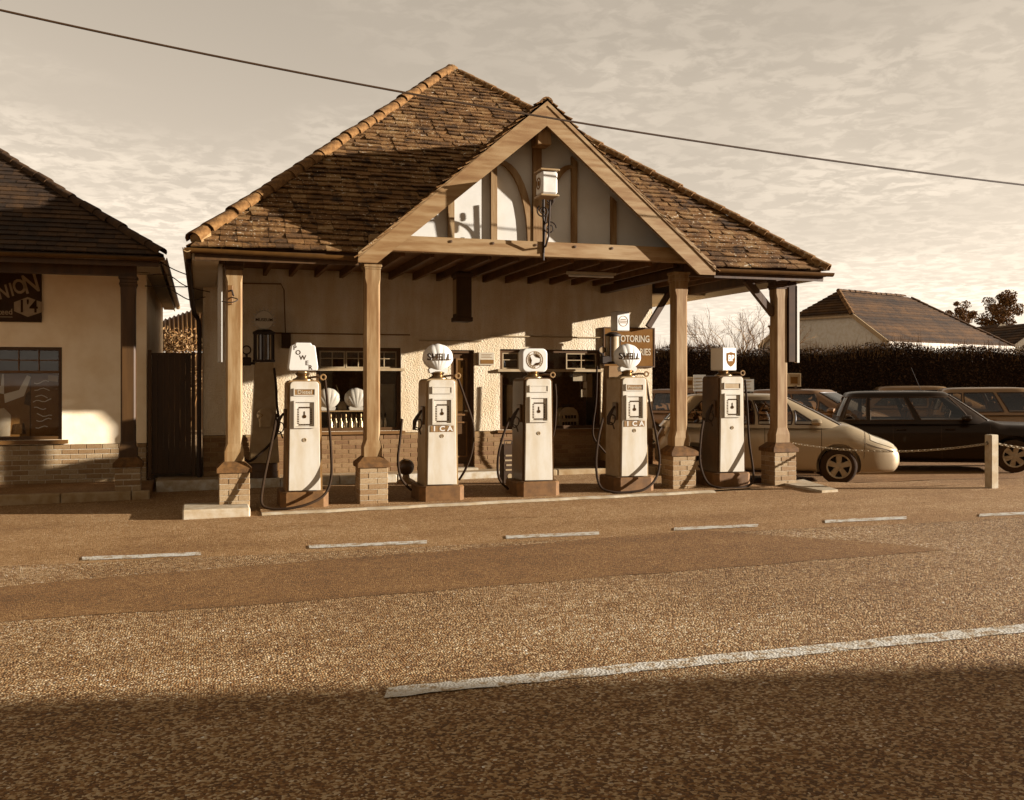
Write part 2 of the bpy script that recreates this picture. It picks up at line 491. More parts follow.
def lettering(name, s, size, mat, parent, loc, bold=.0, rot=0., width=1., local=True, warp=None, m=None, align='CENTER', extrude=.0015):
    vs, fs = text_verts(s, size, bold, align, extrude, width, warp is not None)
    mm = Matrix.Translation(Vector(loc)) @ (m if m is not None else FRONT) @ Matrix.Rotation(rot, 4, 'Z')
    vs = [mm @ v for v in vs]
    if warp: vs = [warp(v) for v in vs]
    b = MB(); b.add(vs, fs)
    return b.build(name, mat, parent, local)
def rrect(w, h, r, n=4, cx=0., cz=0., top_only=False):
    pts = []
    for k, (sx, sz) in enumerate(((1, -1), (1, 1), (-1, 1), (-1, -1))):
        if top_only and sz < 0: pts.append((cx + sx * w / 2, cz - h / 2)); continue
        for i in range(n + 1):
            a = (k - 1) * pi / 2 + i / n * pi / 2
            pts.append((cx + sx * (w / 2 - r) + r * cos(a), cz + sz * (h / 2 - r) + r * sin(a)))
    return pts
def copy_tree(o, parent=None):
    c = o.copy(); link(c); c.parent = parent
    for ch in list(o.children): copy_tree(ch, c)
    return c

# bricks: shared meshes, each brick an object
def _brick_mesh(name, L, mat):
    b = MB(); b.cbox(-L / 2, L / 2, -.02, .02, -.0325, .0325, .004)
    me = bpy.data.meshes.new(name); me.from_pydata([tuple(v) for v in b.v], [], b.f); me.materials.append(M[mat]); me.update(); return me
BR = {}
for _n, _m in (('brick', 'brick'), ('shaded_brick', 'shaded_brick')):
    BR[_n] = _brick_mesh(_n, .215, _m)
def brick_face(parent, o, du, L, nrm, courses, z0, mesh='brick', start=0, course=.075, skip=None):
    """bricks on one face: o = corner, du = direction along, nrm = outward"""
    du = Vector(du); nrm = Vector(nrm); o = Vector(o); inv = WM[parent].inverted()
    rot = Matrix((du, -nrm, Vector((0, 0, 1)))).transposed().to_4x4()
    for c in range(courses):
        off = (c + start) % 2
        x = 0.; first = True
        while x < L - .03:
            l = .215
            if first and off: l = .1025
            l = min(l, L - x); first = False
            if L - x - l < .05 and L - x - l > 0: l = L - x
            if not (skip and skip(x + l / 2, c)):
                p = o + du * (x + l / 2) + nrm * (random.uniform(-.017, -.013)) + Vector((0, 0, z0 + c * course + .0375))
                ob = bpy.data.objects.new('brick', BR[mesh]); link(ob); ob.parent = parent
                ob.matrix_local = inv @ Matrix.Translation(p) @ rot @ Matrix.Rotation(random.uniform(-.008, .008), 4, 'Y') @ Matrix.Diagonal((l / .215, 1, 1, 1))
            x += l + .01
# ------------------------------------------------------------ ground
def axis_steps(lo, hi, fine_lo, fine_hi, step):
    xs = [lo, lo * .5, lo * .25]
    x = fine_lo
    while x < fine_hi + 1e-6: xs.append(x); x += step
    xs += [hi * .25, hi * .5, hi]
    return sorted(set(round(a, 4) for a in xs))
gx = axis_steps(-400, 400, -14, 24, .5); gy = axis_steps(-300, 600, -4, 26, .5)
b = MB(); nx, ny = len(gx), len(gy)
b.add([(x, y, gz(x, y)) for x in gx for y in gy], [(i * ny + j, (i + 1) * ny + j, (i + 1) * ny + j + 1, i * ny + j + 1) for i in range(nx - 1) for j in range(ny - 1)])
tag(b.build('road', 'road_chippings', smooth=True), kind='structure')

def sheet(name, pts, mat, off, kind='structure'):
    """flat sheet on the sloping ground, subdivided so that it follows the dip of the car park"""
    bb = bmesh.new(); vs = [bb.verts.new((p[0], p[1], 0)) for p in pts]; bb.faces.new(vs)
    for ax, lo, hi in ((0, -14, 24), (1, 5, 26)):
        k = lo
        while k <= hi:
            co = (k, 0, 0) if ax == 0 else (0, k, 0); no = (1, 0, 0) if ax == 0 else (0, 1, 0)
            bmesh.ops.bisect_plane(bb, geom=bb.verts[:] + bb.edges[:] + bb.faces[:], plane_co=co, plane_no=no); k += .5
    for v in bb.verts: v.co.z = gz(v.co.x, v.co.y) + off
    m = MB(); m.bm(bb); return tag(m.build(name, mat, smooth=True), kind=kind)
def gpts(*px): return [(lambda p: (p.x, p.y))(GP(x, y)) for x, y in px]
# fine apron in front of the pumps (ends just beyond the dashes), car park, resurfaced strip
l = gpts((-60, 570), (1100, 514)); dirv = (Vector(l[1]) - Vector(l[0])).normalized()
A0 = Vector(l[0]) - dirv * 12; A1 = Vector(l[1]) + dirv * 14
edge = [A0 + (A1 - A0) * (i / 60) + Vector((0, .04 * random.uniform(-1, 1))) for i in range(61)]
sheet('forecourt', [tuple(p) for p in edge] + [(A1.x, 25.5), (A0.x, 25.5)], 'apron_asphalt', .002)
sheet('car_park', [(7.8, 13.5), (9.0, 13.0), (12, 12.15), (23, 10.5), (23, 25.4), (7.8, 25.4)], 'lot_asphalt', .005)
def ragged(px, amp=.05):
    pts = gpts(*px); o = []
    for i in range(len(pts)):
        a = Vector(pts[i]); c = Vector(pts[(i + 1) % len(pts)]); n = max(1, int((c - a).length / .3))
        for k in range(n): o.append(tuple(a.lerp(c, k / n) + Vector((random.uniform(-amp, amp), random.uniform(-amp, amp))) * .5))
    return o
sheet('resurfaced_strip', ragged([(-260, 646), (0, 622), (250, 605), (512, 585), (760, 565), (945, 551), (880, 543), (700, 530), (512, 546), (250, 566), (0, 587), (-260, 608)]), 'smooth_asphalt', .0045)
# light scuffed patches before the pumps
sheet('worn_patch', ragged([(265, 527), (350, 526), (352, 522), (300, 523)], .08), 'apron_asphalt', .005)
sheet('worn_patch', ragged([(455, 520), (560, 517), (562, 513), (480, 515)], .08), 'apron_asphalt', .005)

def marking(px, name='lane_dash'):
    pts = [Vector(p) for p in gpts(*px)]
    n = len(pts) // 2; lo = pts[:n]; hi = pts[n:][::-1]
    def resample(a, k): return [a[0].lerp(a[-1], i / k) for i in range(k + 1)]
    k = max(4, int((lo[-1] - lo[0]).length / .12)); lo = resample(lo, k); hi = resample(hi, k)
    j = lambda: Vector((0, random.uniform(-.012, .012)))
    lo = [p + j() for p in lo]; hi = [p + j() for p in hi]
    m = MB(); vs = [(p.x, p.y, gz(p.x, p.y) + .0075) for p in lo + hi]
    m.add(vs, [(i, i + 1, k + 2 + i, k + 1 + i) for i in range(k)])
    return tag(m.build(name, 'worn_paint'), kind='structure')
for x0, y0, x1, y1, h in ((82, 561, 201, 556, 3.4), (309, 549, 427, 544.2, 3.2), (506, 539.3, 599, 535.2, 3.0), (674, 531, 758, 527.3, 2.8), (825, 523.5, 906, 519.6, 2.8), (979, 517, 1060, 513.4, 2.6)):
    marking([(x0, y0), (x1, y1), (x1, y1 - h), (x0, y0 - h)])
marking([(-150, 571), (-40, 567), (-40, 563.4), (-150, 567)])
marking([(384, 699), (1150, 620), (1150, 612), (388, 689)], 'centre_line')

# low island under the pumps with its pale worn edge
ISL_Y = 12.28
x0 = P(262, 515, ISL_Y).x; x1 = P(716, 497, ISL_Y).x
m = MB(); vs = []
n = 24
for i in range(n + 1):
    x = x0 + (x1 - x0) * i / n
    w = .02 * sin(i * 1.7) + .012 * sin(i * 4.1)
    for y, dz in ((ISL_Y + w, .006), (ISL_Y + .05 + w, .03), (ISL_Y + .11 + .5 * w, .032)): vs.append((x, y, gz(x, y) + dz))
m.add(vs, [(i * 3 + j, (i + 1) * 3 + j, (i + 1) * 3 + j + 1, i * 3 + j + 1) for i in range(n) for j in range(2)])
tag(m.build('kerb_edge', 'concrete'), kind='structure')
m = MB(); vs = []
for i in range(n + 1):
    x = x0 + (x1 + .9 - x0) * i / n; w = (.02 * sin(i * 1.7) + .012 * sin(i * 4.1)) * .5
    vs += [(x, ISL_Y + .11 + w, gz(x, 12) + .0315), (x, 13.45, gz(x, 12) + .03), (x, 13.47, gz(x, 12) - .05)]
m.add(vs, [(i * 3 + j, (i + 1) * 3 + j, (i + 1) * 3 + j + 1, i * 3 + j + 1) for i in range(n) for j in range(2)])
tag(m.build('pump_island', 'apron_asphalt'), kind='structure')

WY = 16.1                       # front face of the garage wall
# raised footways
m = MB(); m.cbox(-.62, 7.75, 15.62, 16.2, -.3, .10, .012); tag(m.build('footway', 'concrete_dull'), kind='structure')
k = -.62
while k < 7.7:                   # white painted kerb stones
    l = min(.9, 7.75 - k); m = MB(); m.cbox(k + .004, k + l - .004, 15.48, 15.617, -.3, .105 + random.uniform(-.004, .004), .015)
    tag(m.build('kerb_stone', 'white_kerb' if k < 4.2 else 'concrete_dull'), kind='structure'); k += .9
m = MB(); m.cbox(-9, -.66, 14.76, 16.3, -.35, .055, .012); tag(m.build('footway', 'lot_asphalt'), kind='structure')
k = -9.
while k < -.7:
    l = min(.9, -.66 - k); m = MB(); m.cbox(k + .004, k + l - .004, 14.62, 14.757, -.35, .06 + random.uniform(-.004, .004), .015)
    tag(m.build('kerb_stone', 'concrete_dull'), kind='structure'); k += .9
# passage floor behind and under the gate
m = MB(); m.box(-.655, -.0, 16.31, 24, -.3, .085); tag(m.build('passage_floor', 'concrete_dull'), kind='structure')

# concrete slab under the left pillar and thin paving slab beside the right one
a = P(182, 520, 12.3); c = P(250.5, 520, 12.3)
m = MB(); m.cbox(a.x, c.x, 12.3, 12.98, -.2, gz(.2, 12) + .11, .02)
tag(m.build('concrete_slab', 'concrete'), 'pale concrete kerb slab under the leftmost brick pillar of the garage', 'slab')
pp = gpts((779, 484.5), (822, 493), (838, 492), (803, 481.5))
m = MB(); m.add([(p[0], p[1], gz(p[0], 12) + dz) for dz in (-.05, .035) for p in pp], [(0,1,2,3),(7,6,5,4),(0,4,5,1),(1,5,6,2),(2,6,7,3),(3,7,4,0)])
tag(m.build('paving_slab', 'concrete'), 'thin white concrete slab lying before the rightmost brick pillar', 'slab')

# ------------------------------------------------------------ wall helper
def wall_holes(x0, x1, z0, z1, Y, t, holes):
    xs = sorted({x0, x1} | {h[0] for h in holes} | {h[1] for h in holes}); zs = sorted({z0, z1} | {h[2] for h in holes} | {h[3] for h in holes})
    m = MB()
    def solid(i, j):
        if i < 0 or j < 0 or i >= len(xs) - 1 or j >= len(zs) - 1: return False
        cx = (xs[i] + xs[i + 1]) / 2; cz = (zs[j] + zs[j + 1]) / 2
        return not any(h[0] < cx < h[1] and h[2] < cz < h[3] for h in holes)
    for i in range(len(xs) - 1):
        for j in range(len(zs) - 1):
            if not solid(i, j): continue
            a, c, e, f = xs[i], xs[i + 1], zs[j], zs[j + 1]
            m.add([(a, Y, e), (c, Y, e), (c, Y, f), (a, Y, f)], [(0, 1, 2, 3)])
            m.add([(a, Y + t, e), (c, Y + t, e), (c, Y + t, f), (a, Y + t, f)], [(3, 2, 1, 0)])
            if not solid(i - 1, j): m.add([(a, Y, e), (a, Y, f), (a, Y + t, f), (a, Y + t, e)], [(0, 1, 2, 3)])
            if not solid(i + 1, j): m.add([(c, Y, e), (c, Y + t, e), (c, Y + t, f), (c, Y, f)], [(0, 1, 2, 3)])
            if not solid(i, j - 1): m.add([(a, Y, e), (a, Y + t, e), (c, Y + t, e), (c, Y, e)], [(0, 1, 2, 3)])
            if not solid(i, j + 1): m.add([(a, Y, f), (c, Y, f), (c, Y + t, f), (a, Y + t, f)], [(0, 1, 2, 3)])
    return m
def weld(o):
    b = bmesh.new(); b.from_mesh(o.data); bmesh.ops.remove_doubles(b, verts=b.verts, dist=1e-4); bmesh.ops.recalc_face_normals(b, faces=b.faces); b.to_mesh(o.data); b.free(); return o

# ------------------------------------------------------------ tiled slopes
def tiles(A, e, s, lo, hi, H, gauge, tw, th, rnd, keep=None, lift=.03):
    """courses of tiles on a plane: A corner, e along the eave, s up the slope; lo(h)/hi(h) limits; returns MB"""
    A = Vector(A); e = Vector(e); s = Vector(s); n = e.cross(s).normalized()
    if n.z < 0: n = -n
    m = MB(); c = 0; h = -.03
    while h < H:
        a, bnd = lo(max(h, 0)), hi(max(h, 0)); hl = min(gauge * 1.25, H - h + .02)
        x = a - (tw / 2 if c % 2 else 0) + random.uniform(-.01, .01)
        while x < bnd:
            w = tw * random.uniform(.93, 1.07); x0 = max(x, a); x1 = min(x + w - .006, bnd)
            if x1 - x0 > .03 and (keep is None or keep((x0 + x1) / 2, h + gauge * .5)):
                l = lift * random.uniform(.8, 1.2) + rnd * random.uniform(-.3, 1); dh = random.uniform(-1, 1) * rnd * .6; tl = random.uniform(-1, 1) * rnd * .5
                def pt(u, v, k): return A + e * u + s * v + n * k
                lo2, hi2 = lo(max(0, h + hl)), hi(max(0, h + hl))
                u0, u1 = max(x0, lo2), min(x1, hi2)
                if u1 < u0: u0 = u1 = (u0 + u1) / 2
                vs = [pt(x0, h + dh, l - th + tl), pt(x1, h + dh + tl * .5, l - th - tl), pt(x0, h + dh, l + tl), pt(x1, h + dh + tl * .5, l - tl), pt(u0, h + hl, .004), pt(u1, h + hl, .004)]
                m.add(vs, [(0, 1, 3, 2), (2, 3, 5, 4), (0, 2, 4), (1, 5, 3)])
            x += w
        h += gauge; c += 1
    return m
def half_tiles(parent, a, b, step, r, mat, lead=.0, tail=.0):
    """overlapping half-round hip tiles, each an object"""
    a = Vector(a); b = Vector(b); d = (b - a).normalized(); a = a + d * lead; b = b - d * tail; L = (b - a).length; n = max(1, int(L / step) - 1)
    sd = d.cross(Vector((0, 0, 1))).normalized(); up = sd.cross(d)
    g = MB(); N = 7
    for x, rr in ((0, r * 1.13), (step * 1.13, r * .93)):
        for rad in (rr, rr - .018):
            for j in range(N + 1):
                t = pi * (-.08 + 1.16 * j / N); g.v.append(Vector((x, cos(t) * rad, sin(t) * rad * .85)))
    k = N + 1
    for j in range(N):
        g.f += [(j, j + 1, 2*k + j + 1, 2*k + j), (k + j, 3*k + j, 3*k + j + 1, k + j + 1), (j, k + j, k + j + 1, j + 1)]
    me = bpy.data.meshes.new('hip_tile'); me.from_pydata([tuple(v) for v in g.v], [], g.f); me.materials.append(M[mat])
    for p in me.polygons: p.use_smooth = True
    me.set_sharp_from_angle(angle=radians(40)); me.update()
    rot = Matrix((d, sd, up)).transposed().to_4x4(); inv = WM[parent].inverted()
    for i in range(n + 1):
        o = bpy.data.objects.new('hip_tile', me); link(o); o.parent = parent
        o.matrix_local = inv @ Matrix.Translation(a + d * (i * step) + up * random.uniform(-.012, .012) + sd * random.uniform(-.012, .012)) @ rot @ Matrix.Rotation(random.uniform(-.05, .05), 4, 'Z')
def gutter(m, a, b, r=.055, n=8):
    a = Vector(a); b = Vector(b); d = (b - a).normalized(); sd = d.cross(Vector((0, 0, 1))).normalized()
    vs = []; k = n + 1
    for p in (a, b):
        for rr in (r, r - .012):
            for j in range(k):
                t = pi + pi * j / n; vs.append(p + sd * cos(t) * rr + Vector((0, 0, sin(t) * rr)))
    fs = []
    for j in range(n):
        fs += [(j, j + 1, 2*k + j + 1, 2*k + j), (k + j, 3*k + j, 3*k + j + 1, k + j + 1), (j, k + j, k + j + 1, j + 1), (2*k + j, 2*k + j + 1, 3*k + j + 1, 3*k + j)]
    fs += [(0, 2*k, 3*k, k), (n, k + n, 3*k + n, 2*k + n)]
    return m.add(vs, fs)

# ------------------------------------------------------------ the garage
garage = empty('garage', (4.4, 16.1, 0), 'roughcast garage with mossy hipped tile roof and half-timbered pump canopy', 'garage')
EX0, EX1, EY0, EY1, EZ = -.11, 8.80, 12.5, 22.5, 3.22
AP = Vector((4.35, 17.45, 7.26))
GC, GH, GPK, GLO = 4.385, 2.45, 5.32, 3.17       # gable centre, half width, peak, foot heights
SL = (AP.z - EZ) / (AP.y - EY0); GS = (GPK - GLO) / GH
wx0, wx1 = .05, 7.70
# openings from the picture
W1 = (P(316, 0, WY).x, P(401, 0, WY).x, P(360, 431, WY).z, P(360, 347.5, WY).z)
W2 = (P(500, 0, WY).x, P(601, 0, WY).x, P(550, 429, WY).z, P(550, 349.5, WY).z)
DR = (P(451, 0, WY).x, P(474, 0, WY).x, .14, P(462, 350, WY).z)
PLZ = .74
wall = weld(wall_holes(wx0, wx1, PLZ, 3.6, WY, .22, [(W1[0], W1[1], max(W1[2], PLZ), W1[3]), (W2[0], W2[1], max(W2[2], PLZ), W2[3]), (DR[0], DR[1], PLZ, DR[3])]).build('wall', 'roughcast', garage))
m = MB(); m.box(wx0, wx0 + .22, WY + .221, 22.2, -.1, 3.4); m.box(wx1 - .22, wx1, WY + .221, 22.2, -.1, 3.4); m.box(wx0 + .221, wx1 - .221, 21.98, 22.2, -.1, 3.4)
m.build('side_wall', 'roughcast', garage)
plinth = part('brick_plinth', garage)
m = MB(); m.box(wx0 + .006, DR[0], WY - .029, WY + .2, -.1, PLZ - .006); m.box(DR[1], wx1 - .006, WY - .029, WY + .2, -.1, PLZ - .006)
m.build('mortar', 'mortar_dark', plinth)
brick_face(plinth, (wx0, WY - .03, 0), (1, 0, 0), DR[0] - wx0, (0, -1, 0), 8, .105, 'shaded_brick')
brick_face(plinth, (DR[1], WY - .03, 0), (1, 0, 0), wx1 - DR[1], (0, -1, 0), 8, .105, 'shaded_brick')
m = MB(); m.box(DR[0] - .02, DR[1] + .02, WY - .2, WY + .2, .1005, .135); m.build('doorstep', 'concrete', garage)

# --- windows
def pane(m, x0, x1, z0, z1, y): return m.add([(x0, y, z0), (x1, y, z0), (x1, y, z1), (x0, y, z1)], [(0, 1, 2, 3)])
def shop_window(W, rail_z, cols, lit):
    w = part('window', garage)
    x0, x1, z0, z1 = W; y = WY + .09
    m = MB(); m.frame(x0, x1, z0, z1, y - .04, y + .04, .055); m.build('frame', 'frame_dark', w)
    m = MB(); m.box(x0 - .05, x1 + .05, WY - .06, WY + .03, rail_z - .022, rail_z + .022); m.build('transom', 'frame_pale', w)
    m = MB(); m.box(x0 - .06, x1 + .06, WY - .075, WY + .12, z0 - .05, z0 - .004); m.build('sill', 'frame_mid', w)
    cw = (x1 - x0 - .11) / cols
    m = MB()
    for i in range(cols):
        a = x0 + .055 + i * cw
        if not lit[i]: continue
        m.frame(a + .006, a + cw - .006, rail_z + .026, z1 - .058, y - .028, y + .0, .02)
        m.box(a + cw / 2 - .008, a + cw / 2 + .008, y - .026, y - .004, rail_z + .046, z1 - .078)
        zc = (rail_z + z1) / 2; m.box(a + .026, a + cw / 2 - .008, y - .026, y - .004, zc - .007, zc + .007); m.box(a + cw / 2 + .008, a + cw - .026, y - .026, y - .004, zc - .007, zc + .007)
    m.build('glazing_bars', 'frame_pale', w)
    for i in range(cols):
        a = x0 + .055 + i * cw; m = MB(); pane(m, a + .01, a + cw - .01, rail_z + .03, z1 - .06, y + .006); m.build('pane', 'window_glass', w)
    m = MB(); pane(m, x0 + .05, x1 - .05, z0 + .05, rail_z - .01, y + .004); m.build('pane', 'window_glass', w)
    # the window bay behind the glass
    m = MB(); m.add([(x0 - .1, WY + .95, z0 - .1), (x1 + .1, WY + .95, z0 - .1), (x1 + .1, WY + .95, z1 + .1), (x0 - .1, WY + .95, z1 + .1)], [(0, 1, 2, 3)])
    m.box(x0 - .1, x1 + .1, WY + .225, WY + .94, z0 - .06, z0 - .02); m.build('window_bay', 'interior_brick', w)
    return w
r1 = P(360, 369.5, WY).z; r2 = P(550, 370.5, WY).z
shop_window(W1, r1, 3, (1, 1, 1)); shop_window(W2, r2, 3, (1, 0, 1))
dr = part('door', garage)
m = MB(); m.frame(DR[0], DR[1], DR[2], DR[3], WY + .03, WY + .12, .05); m.build('frame', 'frame_dark', dr)
m = MB(); m.box(DR[0] + .051, DR[1] - .051, WY + .07, WY + .11, DR[2] + .05, DR[3] - .051); m.build('leaf', 'frame_dark', dr)
m = MB(); m.frame(DR[0] + .1, DR[1] - .1, 1.0, DR[3] - .14, WY + .052, WY + .069, .03); m.frame(DR[0] + .1, DR[1] - .1, .3, .9, WY + .056, WY + .069, .025); m.build('moulding', 'frame_mid', dr)
m = MB(); pane(m, DR[0] + .13, DR[1] - .13, 1.04, DR[3] - .18, WY + .066); m.build('pane', 'car_glass', dr)
m = MB(); m.tube([(DR[1] - .08, WY + .07, 1.08), (DR[1] - .08, WY + .03, 1.08), (DR[1] - .16, WY + .03, 1.08)], .011); m.build('handle', 'brass', dr)

# --- roof
roof = part('roof', garage)
cL, cR = Vector((EX0, EY0, EZ)), Vector((EX1, EY0, EZ)); bL, bR = Vector((EX0, EY1, EZ)), Vector((EX1, EY1, EZ))
gl, gr = Vector((GC - GH, EY0, EZ)), Vector((GC + GH, EY0, EZ))
valY = EY0 + (GPK - EZ) / SL; vt = Vector((GC, valY, GPK))
m = MB(); m.add([cL, gl, vt, gr, cR, AP, bL, bR], [(0, 1, 2, 5), (5, 2, 3, 4), (4, 7, 5), (7, 6, 5), (6, 0, 5)]); m.build('roof_deck', 'interior_dark', roof)
slen = sqrt((AP.y - EY0) ** 2 + (AP.z - EZ) ** 2); sv = Vector((0, AP.y - EY0, AP.z - EZ)) / slen
def keep_front(x, h):
    X = EX0 + x; z = EZ + h * sv.z
    return not (abs(X - GC) < GH - .02 and z < GPK - GS * abs(X - GC) - .02)
wl = (AP.x - EX0) / slen; wr = (EX1 - AP.x) / slen; W = EX1 - EX0
t = tiles(cL, (1, 0, 0), sv, lambda h: wl * h, lambda h: W - wr * h, slen, .128, .20, .020, .017, keep_front)
t.build('roof_tiles', 'mossy_tile', roof, kind='stuff')
sl2 = sqrt((EX1 - AP.x) ** 2 + (AP.z - EZ) ** 2); sv2 = Vector((-(EX1 - AP.x), 0, AP.z - EZ)) / sl2
dl = (AP.y - EY0) / sl2; dr_ = (EY1 - AP.y) / sl2
t = tiles(cR, (0, 1, 0), sv2, lambda h: dl * h, lambda h: (EY1 - EY0) - dr_ * h, sl2, .128, .20, .020, .017); t.build('roof_tiles', 'mossy_tile', roof, kind='stuff')
sv3 = Vector((AP.x - EX0, 0, AP.z - EZ)); sl3 = sv3.length; sv3 /= sl3
t = tiles(cL, (0, 1, 0), sv3, lambda h: (AP.y - EY0) / sl3 * h, lambda h: (EY1 - EY0) - (EY1 - AP.y) / sl3 * h, sl3, .128, .20, .020, .017); t.build('roof_tiles', 'mossy_tile', roof, kind='stuff')
# projecting gable roof: two small slopes
VY = 12.345
gsl = sqrt(GH ** 2 + (GPK - GLO) ** 2)
for sgn in (-1, 1):
    foot = Vector((GC + sgn * (GH + .06), VY, GLO - .055)); svg = Vector((-sgn * GH, 0, GPK - GLO)) / gsl
    def hi(h, svg=svg, foot=foot): return max(.05, EY0 + (foot.z + svg.z * h - EZ) / SL - VY + .06)
    L = gsl + .07
    t = tiles(foot, (0, 1, 0), svg, lambda h: 0, hi, L, .128, .20, .020, .014, lift=.045); t.build('roof_tiles', 'mossy_tile', roof, kind='stuff')
    mm = MB(); f = foot; tp = foot + svg * L
    mm.add([f, tp, Vector((tp.x, VY + hi(L), tp.z)), Vector((f.x, VY + hi(0), f.z))], [(0, 1, 2, 3)]); mm.build('roof_deck', 'interior_dark', roof)
up = Vector((0, 0, .0))
for cn, dv in ((cL, (AP - cL).normalized()), (cR, (AP - cR).normalized())):      # mortar bedding closing the foot of each hip
    m = MB(); m.lathe([(0, -.0), (.085, 0), (.085, .2), (0, .2)], 10, Matrix.Translation(cn + dv * .11 + Vector((0, 0, .01))) @ dv.to_track_quat('Z', 'Y').to_matrix().to_4x4()); m.build('bedding', 'mortar_dark', roof)
m = MB(); m.lathe([(.16, -.13), (.12, -.02), (.05, .03), (0, .035)], 10, Matrix.Translation(AP + Vector((0, 0, .02)))); m.build('apex_cap', 'mossy_tile', roof, smooth=True)
half_tiles(roof, cL + Vector((-.02, -.02, .02)), AP + up, .27, .10, 'hip_tile', .1); half_tiles(roof, cR + Vector((.02, -.02, .02)), AP + up, .27, .085, 'mossy_tile')
half_tiles(roof, bR, AP + up, .27, .085, 'mossy_tile'); half_tiles(roof, bL, AP + up, .27, .085, 'mossy_tile')
half_tiles(roof, Vector((GC, VY, GPK - .045)), vt + Vector((0, .1, -.04)), .27, .075, 'mossy_tile')
# eaves: fascia, gutter, soffit
FZ = EZ - .04
eav = part('eaves', garage)
m = MB()
m.box(EX0 + .05, GC - GH - .02, EY0 + .02, EY0 + .045, FZ - .13, FZ); m.build('fascia', 'dark_timber', eav)
m = MB(); m.box(GC + GH + .12, EX1 - .05, EY0 + .02, EY0 + .045, FZ - .13, FZ); m.build('fascia', 'dark_timber', eav)
m = MB(); m.box(EX0 + .02, EX0 + .045, EY0 + .05, EY1 - .05, FZ - .13, FZ); m.build('fascia', 'soffit', eav)
m = MB(); m.box(EX1 - .045, EX1 - .02, EY0 + .05, EY1 - .05, FZ - .10, FZ); m.build('fascia', 'soffit', eav)
m = MB(); gutter(m, (EX0 - .07, EY0 - .035, FZ - .0), (GC - GH - .03, EY0 - .035, FZ - .03)); m.build('gutter', 'gutter_paint', eav, smooth=True)
m = MB(); gutter(m, (GC + GH + .13, EY0 - .035, FZ - .01), (EX1 + .07, EY0 - .035, FZ - .01)); m.build('gutter', 'gutter_paint', eav, smooth=True)
m = MB(); gutter(m, (EX0 - .035, EY0 - .08, FZ), (EX0 - .035, EY1, FZ)); m.build('gutter', 'gutter_light', eav, smooth=True)
m = MB(); gutter(m, (EX1 + .035, EY0 + .02, FZ), (EX1 + .035, EY1, FZ)); m.build('gutter', 'gutter_paint', eav, smooth=True)
m = MB(); m.box(EX0 + .046, .22, EY0 + .05, EY1 - .1, FZ - .14, FZ - .12); m.build('soffit', 'soffit', eav); m = MB(); m.box(wx1 + .001, EX1 - .046, WY, EY1 - .1, FZ - .05, FZ - .03); m.build('soffit', 'soffit', eav)
m = MB(); q = EX0 - .03
m.tube(spline([(q, 13.2, FZ - .06), (q, 13.2, FZ - .16), (q + .03, 14.2, FZ - .42), (q + .06, 15.9, FZ - .56), (wx0 - .06, 16.02, FZ - .75), (wx0 - .06, 16.03, 1.5), (wx0 - .06, 16.03, .1)], 6), .035); m.build('downpipe', 'black_iron', eav, smooth=True)
# ceiling and rafters of the canopy
can = part('canopy', garage)
CZ = 3.36
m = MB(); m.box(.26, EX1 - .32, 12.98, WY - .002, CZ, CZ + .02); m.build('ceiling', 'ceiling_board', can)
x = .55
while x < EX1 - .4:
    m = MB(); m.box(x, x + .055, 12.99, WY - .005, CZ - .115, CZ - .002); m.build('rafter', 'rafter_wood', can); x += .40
m = MB(); m.box(.28, GC - GH + .2, 12.82, 12.96, 3.12, 3.30); m.build('eave_beam', 'dark_timber', can)
m = MB(); m.box(GC + GH - .2, 8.66, 12.82, 12.96, 3.10, 3.28); m.build('eave_beam', 'dark_timber', can)
m = MB(); m.box(8.42, 8.56, 12.97, WY + .1, 3.14, 3.30); m.build('eave_beam', 'dark_timber', can)
m = MB(); m.box(6.70, 6.84, 12.97, WY - .01, 3.12, 3.24); m.build('cross_beam', 'dark_timber', can)
a = P(648, 327, 15.98); c = P(669, 293, 15.98)
m = MB(); m.bar(a, c, .09, .09); m.build('brace', 'dark_timber', can)

